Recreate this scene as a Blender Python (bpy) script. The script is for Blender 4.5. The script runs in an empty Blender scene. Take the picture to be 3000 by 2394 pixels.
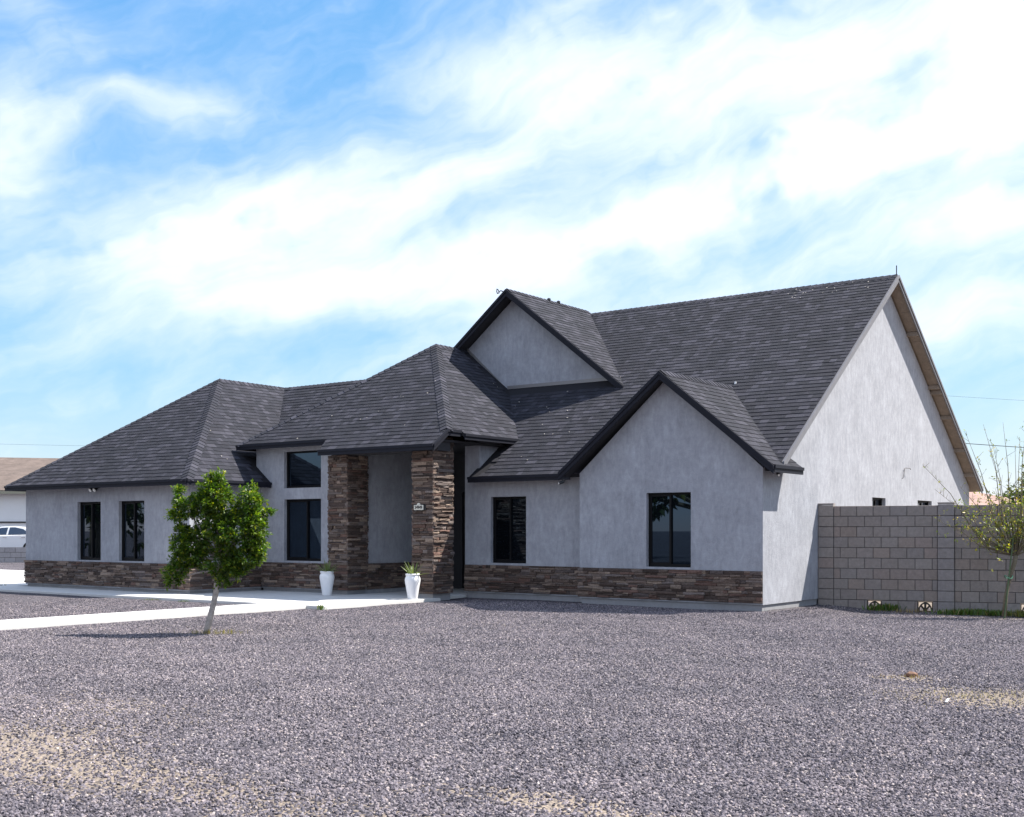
import bpy, bmesh, math, random
from math import radians, sin, cos, tan, pi, sqrt, atan2
from mathutils import Vector, Matrix, noise
from mathutils.geometry import tessellate_polygon
rnd = random.Random(7)
SC = bpy.context.scene
COL = SC.collection

# ------------------------------------------------------------------ camera, sky, sun, exposure
cam_d = bpy.data.cameras.new('Camera')
cam = bpy.data.objects.new('Camera', cam_d); COL.objects.link(cam)
CAM = Vector((9.499, -20.932, 1.526))
cam.location = CAM
cam.rotation_euler = (radians(90), 0, radians(36.3))
cam_d.sensor_width = 36.0
cam_d.lens = 41.88
cam_d.shift_y = 0.1193
cam_d.clip_end = 3000
SC.camera = cam
FWD = Vector((-0.592, 0.806, 0)); RGT = Vector((0.806, 0.592, 0))

SUN = Vector((1.0, 1.1, 1.93)).normalized()
sun_d = bpy.data.lights.new('Sun', 'SUN'); sun_d.energy = 4.4; sun_d.angle = radians(0.53); sun_d.color = (1.0, 0.95, 0.88)
sun = bpy.data.objects.new('Sun', sun_d); COL.objects.link(sun)
sun.rotation_euler = (-SUN).to_track_quat('-Z', 'Y').to_euler()
sun.location = (20, 20, 30)

SC.view_settings.view_transform = 'Standard'
SC.view_settings.look = 'None'
SC.view_settings.gamma = 1.0
SC.view_settings.exposure = 1.25
SC.cycles.max_bounces = 8

world = bpy.data.worlds.new('World'); SC.world = world; world.use_nodes = True
wn = world.node_tree; wn.nodes.clear()
def W(t, **k):
    n = wn.nodes.new(t)
    for a, b in k.items(): setattr(n, a, b)
    return n
def wl(a, b): wn.links.new(a, b)
def wmath(op, a, b=None, clamp=False):
    n = W('ShaderNodeMath', operation=op, use_clamp=clamp)
    for i, v in enumerate((a, b)):
        if v is None: continue
        if isinstance(v, (int, float)): n.inputs[i].default_value = v
        else: wl(v, n.inputs[i])
    return n.outputs[0]
sky = W('ShaderNodeTexSky', sky_type='NISHITA', sun_disc=False)
sky.sun_elevation = math.asin(SUN.z); sky.sun_rotation = atan2(SUN.x, SUN.y)
sky.altitude = 400; sky.air_density = 1.0; sky.dust_density = 0.15; sky.ozone_density = 2.2
tc = W('ShaderNodeTexCoord')
sep = W('ShaderNodeSeparateXYZ'); wl(tc.outputs['Generated'], sep.inputs[0])
# compass bearing (0 = north-west, where the house stands) and height above the horizon, in degrees
rot = W('ShaderNodeVectorRotate', rotation_type='Z_AXIS'); wl(tc.outputs['Generated'], rot.inputs['Vector']); rot.inputs['Angle'].default_value = radians(-36.3)
sp2 = W('ShaderNodeSeparateXYZ'); wl(rot.outputs[0], sp2.inputs[0])
azi = wmath('MULTIPLY', wmath('ARCTAN2', sp2.outputs[0], sp2.outputs[1]), 180/pi)
ele = wmath('MULTIPLY', wmath('ARCSINE', sp2.outputs[2]), 180/pi)
cmb = W('ShaderNodeCombineXYZ'); wl(azi, cmb.inputs[0]); wl(ele, cmb.inputs[1])
# slow warp of the cloud field
wn1 = W('ShaderNodeTexNoise', noise_dimensions='3D'); wn1.inputs['Scale'].default_value = 0.16; wn1.inputs['Detail'].default_value = 4; wn1.inputs['Roughness'].default_value = 0.5
wl(cmb.outputs[0], wn1.inputs['Vector'])
vm = W('ShaderNodeVectorMath', operation='SUBTRACT'); wl(wn1.outputs['Color'], vm.inputs[0]); vm.inputs[1].default_value = (.5, .5, .5)
vs = W('ShaderNodeVectorMath', operation='SCALE'); wl(vm.outputs[0], vs.inputs[0]); vs.inputs['Scale'].default_value = 4.0
wv = W('ShaderNodeVectorMath', operation='ADD'); wl(cmb.outputs[0], wv.inputs[0]); wl(vs.outputs[0], wv.inputs[1])
# streaky cirrus: noise stretched along a rising direction
mp = W('ShaderNodeMapping', vector_type='TEXTURE'); mp.inputs['Rotation'].default_value = (0, 0, radians(24)); mp.inputs['Scale'].default_value = (11, 2.0, 1)
wl(wv.outputs[0], mp.inputs['Vector'])
st = W('ShaderNodeTexNoise'); st.inputs['Scale'].default_value = 1.0; st.inputs['Detail'].default_value = 6; st.inputs['Roughness'].default_value = 0.52; st.inputs['Distortion'].default_value = 0.3
wl(mp.outputs[0], st.inputs['Vector'])
# fine fibres drawn out along the wind
mf = W('ShaderNodeMapping', vector_type='TEXTURE'); mf.inputs['Rotation'].default_value = (0, 0, radians(19)); mf.inputs['Scale'].default_value = (6.5, .75, 1); wl(wv.outputs[0], mf.inputs['Vector'])
fb = W('ShaderNodeTexNoise'); fb.inputs['Scale'].default_value = 1.0; fb.inputs['Detail'].default_value = 7; fb.inputs['Roughness'].default_value = 0.58; wl(mf.outputs[0], fb.inputs['Vector'])
streak = wmath('ADD', wmath('MULTIPLY', st.outputs['Fac'], .72), wmath('MULTIPLY', fb.outputs['Fac'], .28))
# drifting cloud banks (bearing, elevation, tilt, half length, half width, weight)
banks = [(11, 20.8, 4, 11, 2.9, 1.0), (-1, 21, -5, 5, 1.2, .5), (25, 19, 40, 7, 5, .95), (1, 12.8, 17, 9, 1.6, .9), (14, 16.2, 14, 9, 1.4, 1.0), (19, 13.2, 12, 7, 1.0, .55),
         (-14, 13.8, 16, 7.5, 2.1, 1.0), (-4, 16.2, 16, 7, 1.4, .6), (-11, 10.9, 14, 8, 1.2, .75), (-16, 19.2, 14, 6, .8, .6), (-23.5, 16, 60, 3.5, 2, .7), (-22, 22, -40, 3, 1, .35),
         (20, 9.4, 8, 8, 1.4, .7), (6, 10.5, 10, 7, 1.2, .5), (-2, 7.5, 6, 14, .9, .3),
         (48, 20, 15, 16, 5, .8), (-50, 18, 20, 14, 4, .7), (85, 25, 25, 18, 5, .8), (-90, 30, 10, 20, 6, .7), (130, 22, 20, 20, 5, .8), (-140, 26, 15, 22, 6, .8), (175, 14, 10, 18, 3, .7), (0, 48, 20, 30, 8, .7)]
tot = None
for (a, e, r, L, Wd, wt) in banks:
    m = W('ShaderNodeMapping', vector_type='TEXTURE')
    m.inputs['Location'].default_value = (a, e, 0); m.inputs['Rotation'].default_value = (0, 0, radians(r)); m.inputs['Scale'].default_value = (L, Wd*1.3, 1)
    wl(wv.outputs[0], m.inputs['Vector'])
    d = W('ShaderNodeVectorMath', operation='DOT_PRODUCT'); wl(m.outputs[0], d.inputs[0]); wl(m.outputs[0], d.inputs[1])
    g = wmath('MULTIPLY', wmath('POWER', 2.718, wmath('MULTIPLY', d.outputs['Value'], -1.0)), wt)
    tot = g if tot is None else wmath('ADD', tot, g)
# beyond those banks the same broken cirrus carries on round the whole sky
far_n = W('ShaderNodeTexNoise'); far_n.inputs['Scale'].default_value = 2.6; far_n.inputs['Detail'].default_value = 3
fm = W('ShaderNodeMapping'); fm.inputs['Scale'].default_value = (1, 1, 2.2); wl(tc.outputs['Generated'], fm.inputs['Vector']); wl(fm.outputs[0], far_n.inputs['Vector'])
away = W('ShaderNodeMapRange', interpolation_type='SMOOTHSTEP'); wl(wmath('MAXIMUM', wmath('ABSOLUTE', azi), wmath('ADD', ele, 3.0)), away.inputs[0]); away.inputs[1].default_value = 27; away.inputs[2].default_value = 40
fc_ = W('ShaderNodeMapRange', interpolation_type='SMOOTHSTEP'); wl(far_n.outputs['Fac'], fc_.inputs[0]); fc_.inputs[1].default_value = .36; fc_.inputs[2].default_value = .6
tot = wmath('ADD', tot, wmath('MULTIPLY', wmath('MULTIPLY', away.outputs[0], fc_.outputs[0]), .9))
den = wmath('ADD', wmath('MULTIPLY', tot, 0.95), wmath('MULTIPLY', wmath('SUBTRACT', streak, 0.5), 1.25))
mr = W('ShaderNodeMapRange', interpolation_type='SMOOTHSTEP'); wl(den, mr.inputs[0])
mr.inputs[1].default_value = -0.2; mr.inputs[2].default_value = 1.15
cov = mr.outputs[0]
hz = W('ShaderNodeMapRange'); wl(sep.outputs[2], hz.inputs[0]); hz.inputs[1].default_value = 0.0; hz.inputs[2].default_value = 0.03
cov = wmath('MULTIPLY', cov, hz.outputs[0])
# gentle tone response of the photograph's sky, per channel
sc_ = W('ShaderNodeSeparateColor'); wl(sky.outputs[0], sc_.inputs[0])
cc_ = W('ShaderNodeCombineColor')
for i, (g_, k_) in enumerate(((.95, .0595), (.54, .1353), (.10, .351))): wl(wmath('MULTIPLY', wmath('POWER', sc_.outputs[i], g_), k_/.09), cc_.inputs[i])
mx = W('ShaderNodeMix', data_type='RGBA'); wl(cov, mx.inputs[0]); wl(cc_.outputs[0], mx.inputs[6]); mx.inputs[7].default_value = (5.2, 5.55, 6.5, 1)
bg = W('ShaderNodeBackground'); wl(mx.outputs[2], bg.inputs[0]); bg.inputs[1].default_value = 0.09
wo = W('ShaderNodeOutputWorld'); wl(bg.outputs[0], wo.inputs[0])

# ------------------------------------------------------------------ helpers
class MB:
    """collects faces; build() links them as one mesh object"""
    def __init__(s): s.v = []; s.f = []; s.c = []
    def add(s, vs, fs, c=(.5, .5, .5)):
        o = len(s.v); s.v += [tuple(p) for p in vs]; s.f += [tuple(i+o for i in f) for f in fs]; s.c += [c]*len(fs)
    def box(s, a, b, c=(.5, .5, .5)):
        x0, y0, z0 = [min(p, q) for p, q in zip(a, b)]; x1, y1, z1 = [max(p, q) for p, q in zip(a, b)]
        s.add([(x0,y0,z0),(x1,y0,z0),(x1,y1,z0),(x0,y1,z0),(x0,y0,z1),(x1,y0,z1),(x1,y1,z1),(x0,y1,z1)],
              [(0,3,2,1),(4,5,6,7),(0,1,5,4),(1,2,6,5),(2,3,7,6),(3,0,4,7)], c)
    def prism(s, poly, off, c=(.5, .5, .5)):
        n = len(poly); off = Vector(off)
        vs = [Vector(p) for p in poly]; vs += [p+off for p in vs]
        s.add(vs, [tuple(range(n))[::-1], tuple(range(n, 2*n))]+[(i, (i+1) % n, n+(i+1) % n, n+i) for i in range(n)], c)
    def tube(s, pts, rad, k=6, c=(.5, .5, .5), cap=True):
        pts = [Vector(p) for p in pts]; rings = []; up = Vector((0.13, 0.21, 1)).normalized()
        for i, p in enumerate(pts):
            t = (pts[min(i+1, len(pts)-1)]-pts[max(i-1, 0)]).normalized()
            u = t.cross(up)
            if u.length < 1e-3: u = t.cross(Vector((1, 0, 0)))
            u.normalize(); w = t.cross(u); r = rad[i] if isinstance(rad, (list, tuple)) else rad
            rings.append([p+u*r*cos(2*pi*j/k)+w*r*sin(2*pi*j/k) for j in range(k)])
        vs = [q for r in rings for q in r]; fs = []
        for i in range(len(pts)-1):
            for j in range(k): fs.append((i*k+j, i*k+(j+1) % k, (i+1)*k+(j+1) % k, (i+1)*k+j))
        if cap: fs += [tuple(range(k))[::-1], tuple((len(pts)-1)*k+j for j in range(k))]
        s.add(vs, fs, c)
    def lathe(s, prof, k=24, c=(.5, .5, .5)):
        vs = [(r*cos(2*pi*j/k), r*sin(2*pi*j/k), z) for r, z in prof for j in range(k)]
        fs = [(i*k+j, i*k+(j+1) % k, (i+1)*k+(j+1) % k, (i+1)*k+j) for i in range(len(prof)-1) for j in range(k)]
        s.add(vs, fs, c)
    def build(s, name, mat, parent=None, smooth=False, fix=True, loc=None, rotz=0):
        me = bpy.data.meshes.new(name); me.from_pydata(s.v, [], s.f)
        at = me.attributes.new('tint', 'FLOAT_COLOR', 'FACE')
        at.data.foreach_set('color', [x for c in s.c for x in (c[0], c[1], c[2], 1.0)])
        if fix and len(s.f) < 30000:
            bm = bmesh.new(); bm.from_mesh(me); bmesh.ops.recalc_face_normals(bm, faces=bm.faces); bm.to_mesh(me); bm.free()
        if smooth: me.polygons.foreach_set('use_smooth', [True]*len(me.polygons))
        me.materials.append(M[mat] if isinstance(mat, str) else mat)
        o = bpy.data.objects.new(name, me); COL.objects.link(o)
        if loc is not None: o.location = loc; o.rotation_euler = (0, 0, rotz)
        if parent is not None: o.parent = parent
        return o
def tag(o, label=None, cat=None, group=None, kind=None):
    if label: o['label'] = label
    if cat: o['category'] = cat
    if group: o['group'] = group
    if kind: o['kind'] = kind
    return o
def thing(name, label, cat, loc=(0, 0, 0), rotz=0, group=None):
    o = bpy.data.objects.new(name, None); COL.objects.link(o); o.location = loc; o.rotation_euler = (0, 0, rotz)
    o.empty_display_size = .2
    return tag(o, label, cat, group)
def bevel(o, w=.01, seg=2):
    m = o.modifiers.new('Bevel', 'BEVEL'); m.width = w; m.segments = seg; m.limit_method = 'ANGLE'; return o

# ------------------------------------------------------------------ materials
M = {}
def mat(name, base=(.5, .5, .5), rough=.8, tint=False, noise_scale=None, noise_amt=.15, bump=0, bump_scale=60, metal=0, spec=.5, ior=None,
        streak=None, coat=0, subs=None, tint_amt=1.0, noise_detail=6):
    m = bpy.data.materials.new(name); m.use_nodes = True; nt = m.node_tree; N = nt.nodes; L = nt.links
    b = N['Principled BSDF']; b.inputs['Roughness'].default_value = rough; b.inputs['Metallic'].default_value = metal
    b.inputs['Specular IOR Level'].default_value = spec
    if ior: b.inputs['IOR'].default_value = ior
    if coat: b.inputs['Coat Weight'].default_value = coat; b.inputs['Coat Roughness'].default_value = .08
    out = None
    if tint:
        a = N.new('ShaderNodeAttribute'); a.attribute_name = 'tint'; out = a.outputs['Color']
    else:
        r = N.new('ShaderNodeRGB'); r.outputs[0].default_value = (*base, 1); out = r.outputs[0]
    geo = N.new('ShaderNodeNewGeometry')
    def mul(col, fac):
        x = N.new('ShaderNodeMix'); x.data_type = 'RGBA'; x.blend_type = 'MULTIPLY'; x.inputs[0].default_value = 1
        L.new(col, x.inputs[6]); L.new(fac, x.inputs[7]); return x.outputs[2]
    if noise_scale:
        for sc, am in ((noise_scale, noise_amt), (noise_scale*7.3, noise_amt*.7)):
            n = N.new('ShaderNodeTexNoise'); n.inputs['Scale'].default_value = sc; n.inputs['Detail'].default_value = noise_detail; n.inputs['Roughness'].default_value = .65
            L.new(geo.outputs['Position'], n.inputs['Vector'])
            r = N.new('ShaderNodeMapRange'); L.new(n.outputs['Fac'], r.inputs[0]); r.inputs[1].default_value = .25; r.inputs[2].default_value = .75
            r.inputs[3].default_value = 1-am; r.inputs[4].default_value = 1+am; out = mul(out, r.outputs[0])
    if streak:
        (sx, sy, sz), am, lo, hi = streak
        mp = N.new('ShaderNodeMapping'); mp.inputs['Scale'].default_value = (sx, sy, sz); L.new(geo.outputs['Position'], mp.inputs['Vector'])
        n = N.new('ShaderNodeTexNoise'); n.inputs['Scale'].default_value = 1; n.inputs['Detail'].default_value = 9; n.inputs['Roughness'].default_value = .68; n.inputs['Distortion'].default_value = .6
        L.new(mp.outputs[0], n.inputs['Vector'])
        r = N.new('ShaderNodeMapRange'); L.new(n.outputs['Fac'], r.inputs[0]); r.inputs[1].default_value = lo; r.inputs[2].default_value = hi
        r.inputs[3].default_value = 1-am; r.inputs[4].default_value = 1+am; out = mul(out, r.outputs[0])
    L.new(out, b.inputs['Base Color'])
    if bump:
        n = N.new('ShaderNodeTexNoise'); n.inputs['Scale'].default_value = bump_scale; n.inputs['Detail'].default_value = 6; n.inputs['Roughness'].default_value = .7
        L.new(geo.outputs['Position'], n.inputs['Vector'])
        bp = N.new('ShaderNodeBump'); bp.inputs['Strength'].default_value = bump; bp.inputs['Distance'].default_value = .02
        L.new(n.outputs['Fac'], bp.inputs['Height']); L.new(bp.outputs[0], b.inputs['Normal'])
    M[name] = m; return m

mat('stucco', (.325, .332, .36), .92, noise_scale=1.5, noise_amt=.15, bump=.45, bump_scale=30, streak=((9, 9, 3.2), .15, .3, .7), spec=.25)
mat('foundation', (.27, .27, .28), .95, noise_scale=2.0, noise_amt=.12, bump=.3, bump_scale=80, spec=.2)
mat('mortar', (.035, .03, .028), .95, noise_scale=30, noise_amt=.3, spec=.2)
mat('stone', tint=True, rough=.88, noise_scale=26, noise_amt=.34, bump=.9, bump_scale=55, spec=.3)
mat('shingle', tint=True, rough=.93, noise_scale=90, noise_amt=.22, bump=.5, bump_scale=300, spec=.25)
mat('roof_deck', (.022, .022, .026), .95, spec=.2)
mat('soffit_wood', (.25, .205, .165), .85, noise_scale=5, noise_amt=.2, spec=.2)
mat('soffit_paint', (.045, .045, .05), .8, noise_scale=5, noise_amt=.1, spec=.3)
mat('fascia', (.014, .015, .022), .6, noise_scale=6, noise_amt=.15, spec=.15)
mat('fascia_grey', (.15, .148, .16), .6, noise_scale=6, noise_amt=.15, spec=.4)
mat('flashing', (.22, .21, .21), .45, metal=.4, spec=.5)
mat('window_frame', (.006, .006, .007), .55, spec=.15)
mat('reveal', (.30, .31, .33), .9)
mat('glass', (.003, .004, .0055), .012, spec=.5, ior=1.75)
M['glass'].node_tree.nodes['Principled BSDF'].inputs['Specular Tint'].default_value = (.42, .68, 1.0, 1)
mat('dark_stucco', (.035, .036, .042), .9, noise_scale=3, noise_amt=.1)  # stucco darkened in its colour to imitate deep shade inside the entry
mat('curtain', (.03, .034, .038), .9)
mat('door', (.02, .014, .011), .5)
mat('brass', (.35, .28, .15), .3, metal=1)
mat('concrete', (.56, .55, .53), .88, noise_scale=1.2, noise_amt=.07, bump=.15, bump_scale=120, spec=.25)
mat('block', tint=True, rough=.94, noise_scale=14, noise_amt=.16, bump=.7, bump_scale=160, spec=.2)
mat('joint', (.085, .08, .078), .95, noise_scale=40, noise_amt=.25, spec=.2)
mat('vase', (.80, .80, .81), .45, noise_scale=4, noise_amt=.02, bump=.08, bump_scale=22, spec=.4)
mat('soil', (.06, .045, .035), .95, noise_scale=40, noise_amt=.3)
mat('bark', (.40, .355, .32), .9, noise_scale=22, noise_amt=.38, bump=.8, bump_scale=70, spec=.2)
mat('bark_dark', (.17, .145, .10), .9, noise_scale=30, noise_amt=.35, bump=.6, bump_scale=90, spec=.2)
mat('black_metal', (.012, .012, .013), .4, spec=.5)
mat('lamp_lens', (.75, .74, .70), .15, spec=.6)
mat('rust', (.16, .15, .15), .6, metal=.5)
mat('plaque', (.60, .58, .50), .6)
mat('ink', (.015, .013, .012), .7)
mat('tie', (.05, .22, .13), .6)
mat('stake', (.07, .11, .05), .7)
mat('white_paint', (.78, .78, .77), .8, noise_scale=1, noise_amt=.03)
mat('brown_shingle', (.135, .102, .085), .92, noise_scale=1.2, noise_amt=.25, bump=.4, bump_scale=20, streak=((1.2, 1.2, 9), .22, .35, .65))
mat('gutter', (.30, .28, .20), .5)
mat('pink_tile', (.30, .19, .155), .85, noise_scale=2, noise_amt=.2, streak=((1.5, 1.5, 8), .2, .35, .65))
mat('car_paint', (.80, .80, .80), .25, coat=1.0, spec=.5)
mat('car_glass', (.02, .025, .035), .03, spec=.9, ior=1.7)
mat('tyre', (.015, .015, .016), .85)
mat('chrome', (.6, .6, .62), .2, metal=1)
mat('wire', (.02, .02, .02), .7)
mat('pole_wood', (.12, .09, .07), .9, noise_scale=8, noise_amt=.25)
mat('litter', (.40, .37, .33), .9)
mat('rock', (.20, .11, .07), .9, noise_scale=20, noise_amt=.3, bump=.6)

def leaf_mat(name, trans=.35, rough=.38, spec=.5):
    m = bpy.data.materials.new(name); m.use_nodes = True; nt = m.node_tree; N = nt.nodes; L = nt.links
    b = N['Principled BSDF']; a = N.new('ShaderNodeAttribute'); a.attribute_name = 'tint'
    L.new(a.outputs['Color'], b.inputs['Base Color']); b.inputs['Roughness'].default_value = rough; b.inputs['Specular IOR Level'].default_value = spec
    t = N.new('ShaderNodeBsdfTranslucent')
    g = N.new('ShaderNodeMix'); g.data_type = 'RGBA'; g.blend_type = 'MULTIPLY'; g.inputs[0].default_value = 1; L.new(a.outputs['Color'], g.inputs[6]); g.inputs[7].default_value = (1.7, 1.9, .6, 1)
    L.new(g.outputs[2], t.inputs[0])
    x = N.new('ShaderNodeMixShader'); x.inputs[0].default_value = trans; L.new(b.outputs[0], x.inputs[1]); L.new(t.outputs[0], x.inputs[2])
    L.new(x.outputs[0], N['Material Output'].inputs[0]); M[name] = m
leaf_mat('leaf'); leaf_mat('leaf_dry', .25, .7, .2); leaf_mat('blade', .25, .45)

# ------------------------------------------------------------------ ground
def gh(x, y):
    """height of the yard"""
    z = .022*noise.noise(Vector((x*.35, y*.35, 0)))+.016*noise.noise(Vector((x*1.0, y*1.0, 3)))
    if x > .25: z -= .105*min(1, (x-.25)/.9)*max(0, min(1, (y+3.5)/4.5))
    if x < -17 and y > 3: z -= .0
    return z
def patch_mask_nodes(N, L, geo):
    """bare, sandy spots in the gravel (x, y, radius x, radius y)"""
    spots = [(6.7, -9.65, 1.1, .85), (5.5, -8.6, .35, .28), (1.3, -16.1, 1.3, .9), (2.9, -16.5, 1.2, .6), (5.75, -15.45, .8, .25), (-4.3, -9.3, 1.0, .35),
             (3.6, 2.6, 2.6, .45), (4.6, -16.3, 1.3, .35), (-7.4, -6.5, .35, 2.5), (0.5, -14.6, 1.6, .6), (-2.2, -5.6, 1.4, .5)]
    amt = [.95, .9, .85, .65, .9, .5, .6, .5, .3, .5, .35]
    nz = N.new('ShaderNodeTexNoise'); nz.inputs['Scale'].default_value = 2.2; nz.inputs['Detail'].default_value = 6; nz.inputs['Roughness'].default_value = .7
    L.new(geo.outputs['Position'], nz.inputs['Vector'])
    tot = None
    def mth(op, a, b=None):
        n = N.new('ShaderNodeMath'); n.operation = op
        for i, v in enumerate((a, b)):
            if v is None: continue
            if isinstance(v, (int, float)): n.inputs[i].default_value = v
            else: L.new(v, n.inputs[i])
        return n.outputs[0]
    for (x, y, a, b), w in zip(spots, amt):
        m = N.new('ShaderNodeMapping'); m.vector_type = 'TEXTURE'; m.inputs['Location'].default_value = (x, y, 0); m.inputs['Scale'].default_value = (a, b, 100); L.new(geo.outputs['Position'], m.inputs['Vector'])
        d = N.new('ShaderNodeVectorMath'); d.operation = 'DOT_PRODUCT'; L.new(m.outputs[0], d.inputs[0]); L.new(m.outputs[0], d.inputs[1])
        g = mth('MULTIPLY', mth('POWER', 2.718, mth('MULTIPLY', d.outputs['Value'], -1.0)), w)
        tot = g if tot is None else mth('ADD', tot, g)
    r = mth('ADD', tot, mth('MULTIPLY', mth('SUBTRACT', nz.outputs['Fac'], .52), 1.1))
    mr = N.new('ShaderNodeMapRange'); L.new(r, mr.inputs[0]); mr.inputs[1].default_value = .15; mr.inputs[2].default_value = .8
    return mr.outputs[0]
def ground_material():
    m = bpy.data.materials.new('gravel_ground'); m.use_nodes = True; nt = m.node_tree; N = nt.nodes; L = nt.links
    b = N['Principled BSDF']; b.inputs['Roughness'].default_value = .95; b.inputs['Specular IOR Level'].default_value = .2
    geo = N.new('ShaderNodeNewGeometry')
    vo = N.new('ShaderNodeTexVoronoi'); vo.inputs['Scale'].default_value = 36; vo.inputs['Randomness'].default_value = 1; L.new(geo.outputs['Position'], vo.inputs['Vector'])
    sepc = N.new('ShaderNodeSeparateColor'); L.new(vo.outputs['Color'], sepc.inputs[0])
    cr = N.new('ShaderNodeValToRGB'); L.new(sepc.outputs[0], cr.inputs[0])
    e = cr.color_ramp.elements; e[0].position = 0; e[0].color = (.04, .038, .045, 1); e[1].position = 1; e[1].color = (.42, .39, .40, 1)
    for p, c in ((.3, (.097, .087, .10, 1)), (.7, (.178, .158, .178, 1)), (.93, (.255, .218, .228, 1))):
        x = cr.color_ramp.elements.new(p); x.color = c
    n2 = N.new('ShaderNodeTexNoise'); n2.inputs['Scale'].default_value = 16; n2.inputs['Detail'].default_value = 8; n2.inputs['Roughness'].default_value = .8; L.new(geo.outputs['Position'], n2.inputs['Vector'])
    dr = N.new('ShaderNodeValToRGB'); L.new(n2.outputs['Fac'], dr.inputs[0])
    dr.color_ramp.elements[0].position = .3; dr.color_ramp.elements[0].color = (.23, .185, .15, 1); dr.color_ramp.elements[1].position = .72; dr.color_ramp.elements[1].color = (.47, .39, .315, 1)
    msk = patch_mask_nodes(N, L, geo)
    # crisp stones poking through the sand
    st = N.new('ShaderNodeMath'); st.operation = 'SUBTRACT'; L.new(msk, st.inputs[0])
    s2 = N.new('ShaderNodeMath'); s2.operation = 'MULTIPLY'; L.new(sepc.outputs[1], s2.inputs[0]); s2.inputs[1].default_value = .75; L.new(s2.outputs[0], st.inputs[1])
    s3 = N.new('ShaderNodeMapRange'); L.new(st.outputs[0], s3.inputs[0]); s3.inputs[1].default_value = -.02; s3.inputs[2].default_value = .06
    # the back yard and the land beyond are bare dirt
    sp = N.new('ShaderNodeSeparateXYZ'); L.new(geo.outputs['Position'], sp.inputs[0])
    y1 = N.new('ShaderNodeMapRange'); L.new(sp.outputs[1], y1.inputs[0]); y1.inputs[1].default_value = 4.2; y1.inputs[2].default_value = 4.6
    x1 = N.new('ShaderNodeMapRange'); L.new(sp.outputs[0], x1.inputs[0]); x1.inputs[1].default_value = -20; x1.inputs[2].default_value = -19
    bk = N.new('ShaderNodeMath'); bk.operation = 'MULTIPLY'; L.new(y1.outputs[0], bk.inputs[0]); L.new(x1.outputs[0], bk.inputs[1])
    al = N.new('ShaderNodeMath'); al.operation = 'MAXIMUM'; L.new(s3.outputs[0], al.inputs[0]); L.new(bk.outputs[0], al.inputs[1])
    mx = N.new('ShaderNodeMix'); mx.data_type = 'RGBA'; L.new(al.outputs[0], mx.inputs[0]); L.new(cr.outputs[0], mx.inputs[6]); L.new(dr.outputs[0], mx.inputs[7])
    big = N.new('ShaderNodeTexNoise'); big.inputs['Scale'].default_value = .35; big.inputs['Detail'].default_value = 4; L.new(geo.outputs['Position'], big.inputs['Vector'])
    bb = N.new('ShaderNodeMapRange'); L.new(big.outputs['Fac'], bb.inputs[0]); bb.inputs[1].default_value = .3; bb.inputs[2].default_value = .7; bb.inputs[3].default_value = .55; bb.inputs[4].default_value = .8
    ml = N.new('ShaderNodeMix'); ml.data_type = 'RGBA'; ml.blend_type = 'MULTIPLY'; ml.inputs[0].default_value = 1; L.new(mx.outputs[2], ml.inputs[6]); L.new(bb.outputs[0], ml.inputs[7])
    L.new(ml.outputs[2], b.inputs['Base Color'])
    bp = N.new('ShaderNodeBump'); bp.inputs['Strength'].default_value = .9; bp.inputs['Distance'].default_value = .025; bp.invert = True
    L.new(vo.outputs['Distance'], bp.inputs['Height']); L.new(bp.outputs[0], b.inputs['Normal'])
    M['ground'] = m
ground_material()
def ground():
    xs = sorted(set([-2500, -1200, -600, -300, -150, -80, -50, -35]+[-25+i*.5 for i in range(0, 80)]+[16, 20, 30, 60, 150, 400, 1000, 2500]))
    ys = sorted(set([-2500, -1000, -400, -150, -70, -40, -30, -25]+[-22+i*.5 for i in range(0, 60)]+[9, 12, 20, 40, 80, 160, 400, 1000, 2500]))
    b = MB(); nx = len(xs)
    vs = [(x, y, gh(x, y) if abs(x) < 40 and abs(y) < 40 else 0) for y in ys for x in xs]
    fs = [(j*nx+i, j*nx+i+1, (j+1)*nx+i+1, (j+1)*nx+i) for j in range(len(ys)-1) for i in range(nx-1)]
    b.add(vs, fs); o = b.build('ground', 'ground', smooth=True); tag(o, kind='structure')
ground()

def slab(name, polys, z0, z1, m='concrete', label=None):
    b = MB()
    for p in polys: b.prism([(x, y, z0) for x, y in p], (0, 0, z1-z0))
    o = b.build(name, m); tag(o, kind='structure'); return o
# concrete walks cut by control joints into panels (each panel is its own slab piece)
def panels(name, x0, x1, y0, y1, nx, ny, top, holes=()):
    root = None
    for i in range(nx):
        for j in range(ny):
            g = .006; a = x0+(x1-x0)*i/nx+g; c = x0+(x1-x0)*(i+1)/nx-g; d = y0+(y1-y0)*j/ny+g; e = y0+(y1-y0)*(j+1)/ny-g
            b = MB(); b.box((a, d, -.12), (c, e, top))
            if root is None:
                base = MB(); base.box((x0, y0, -.12), (x1, y1, top-.012)); root = base.build(name, 'concrete'); tag(root, kind='structure')
            bevel(b.build('panel', 'concrete', root), .006, 1)
panels('porch_slab', -12.86, -7.12, -4.45, -.94, 3, 2, .06)
panels('entry_floor', -9.7, -7.52, -.94, 2.6, 1, 2, .062)
panels('side_walk', -20.2, -12.86, -4.45, -3.12, 5, 1, .058)
panels('front_walk', -8.9, -7.62, -30, -4.45, 1, 16, .055)
panels('driveway', -42, -20.2, -5.2, 4.0, 7, 3, .05)

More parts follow.
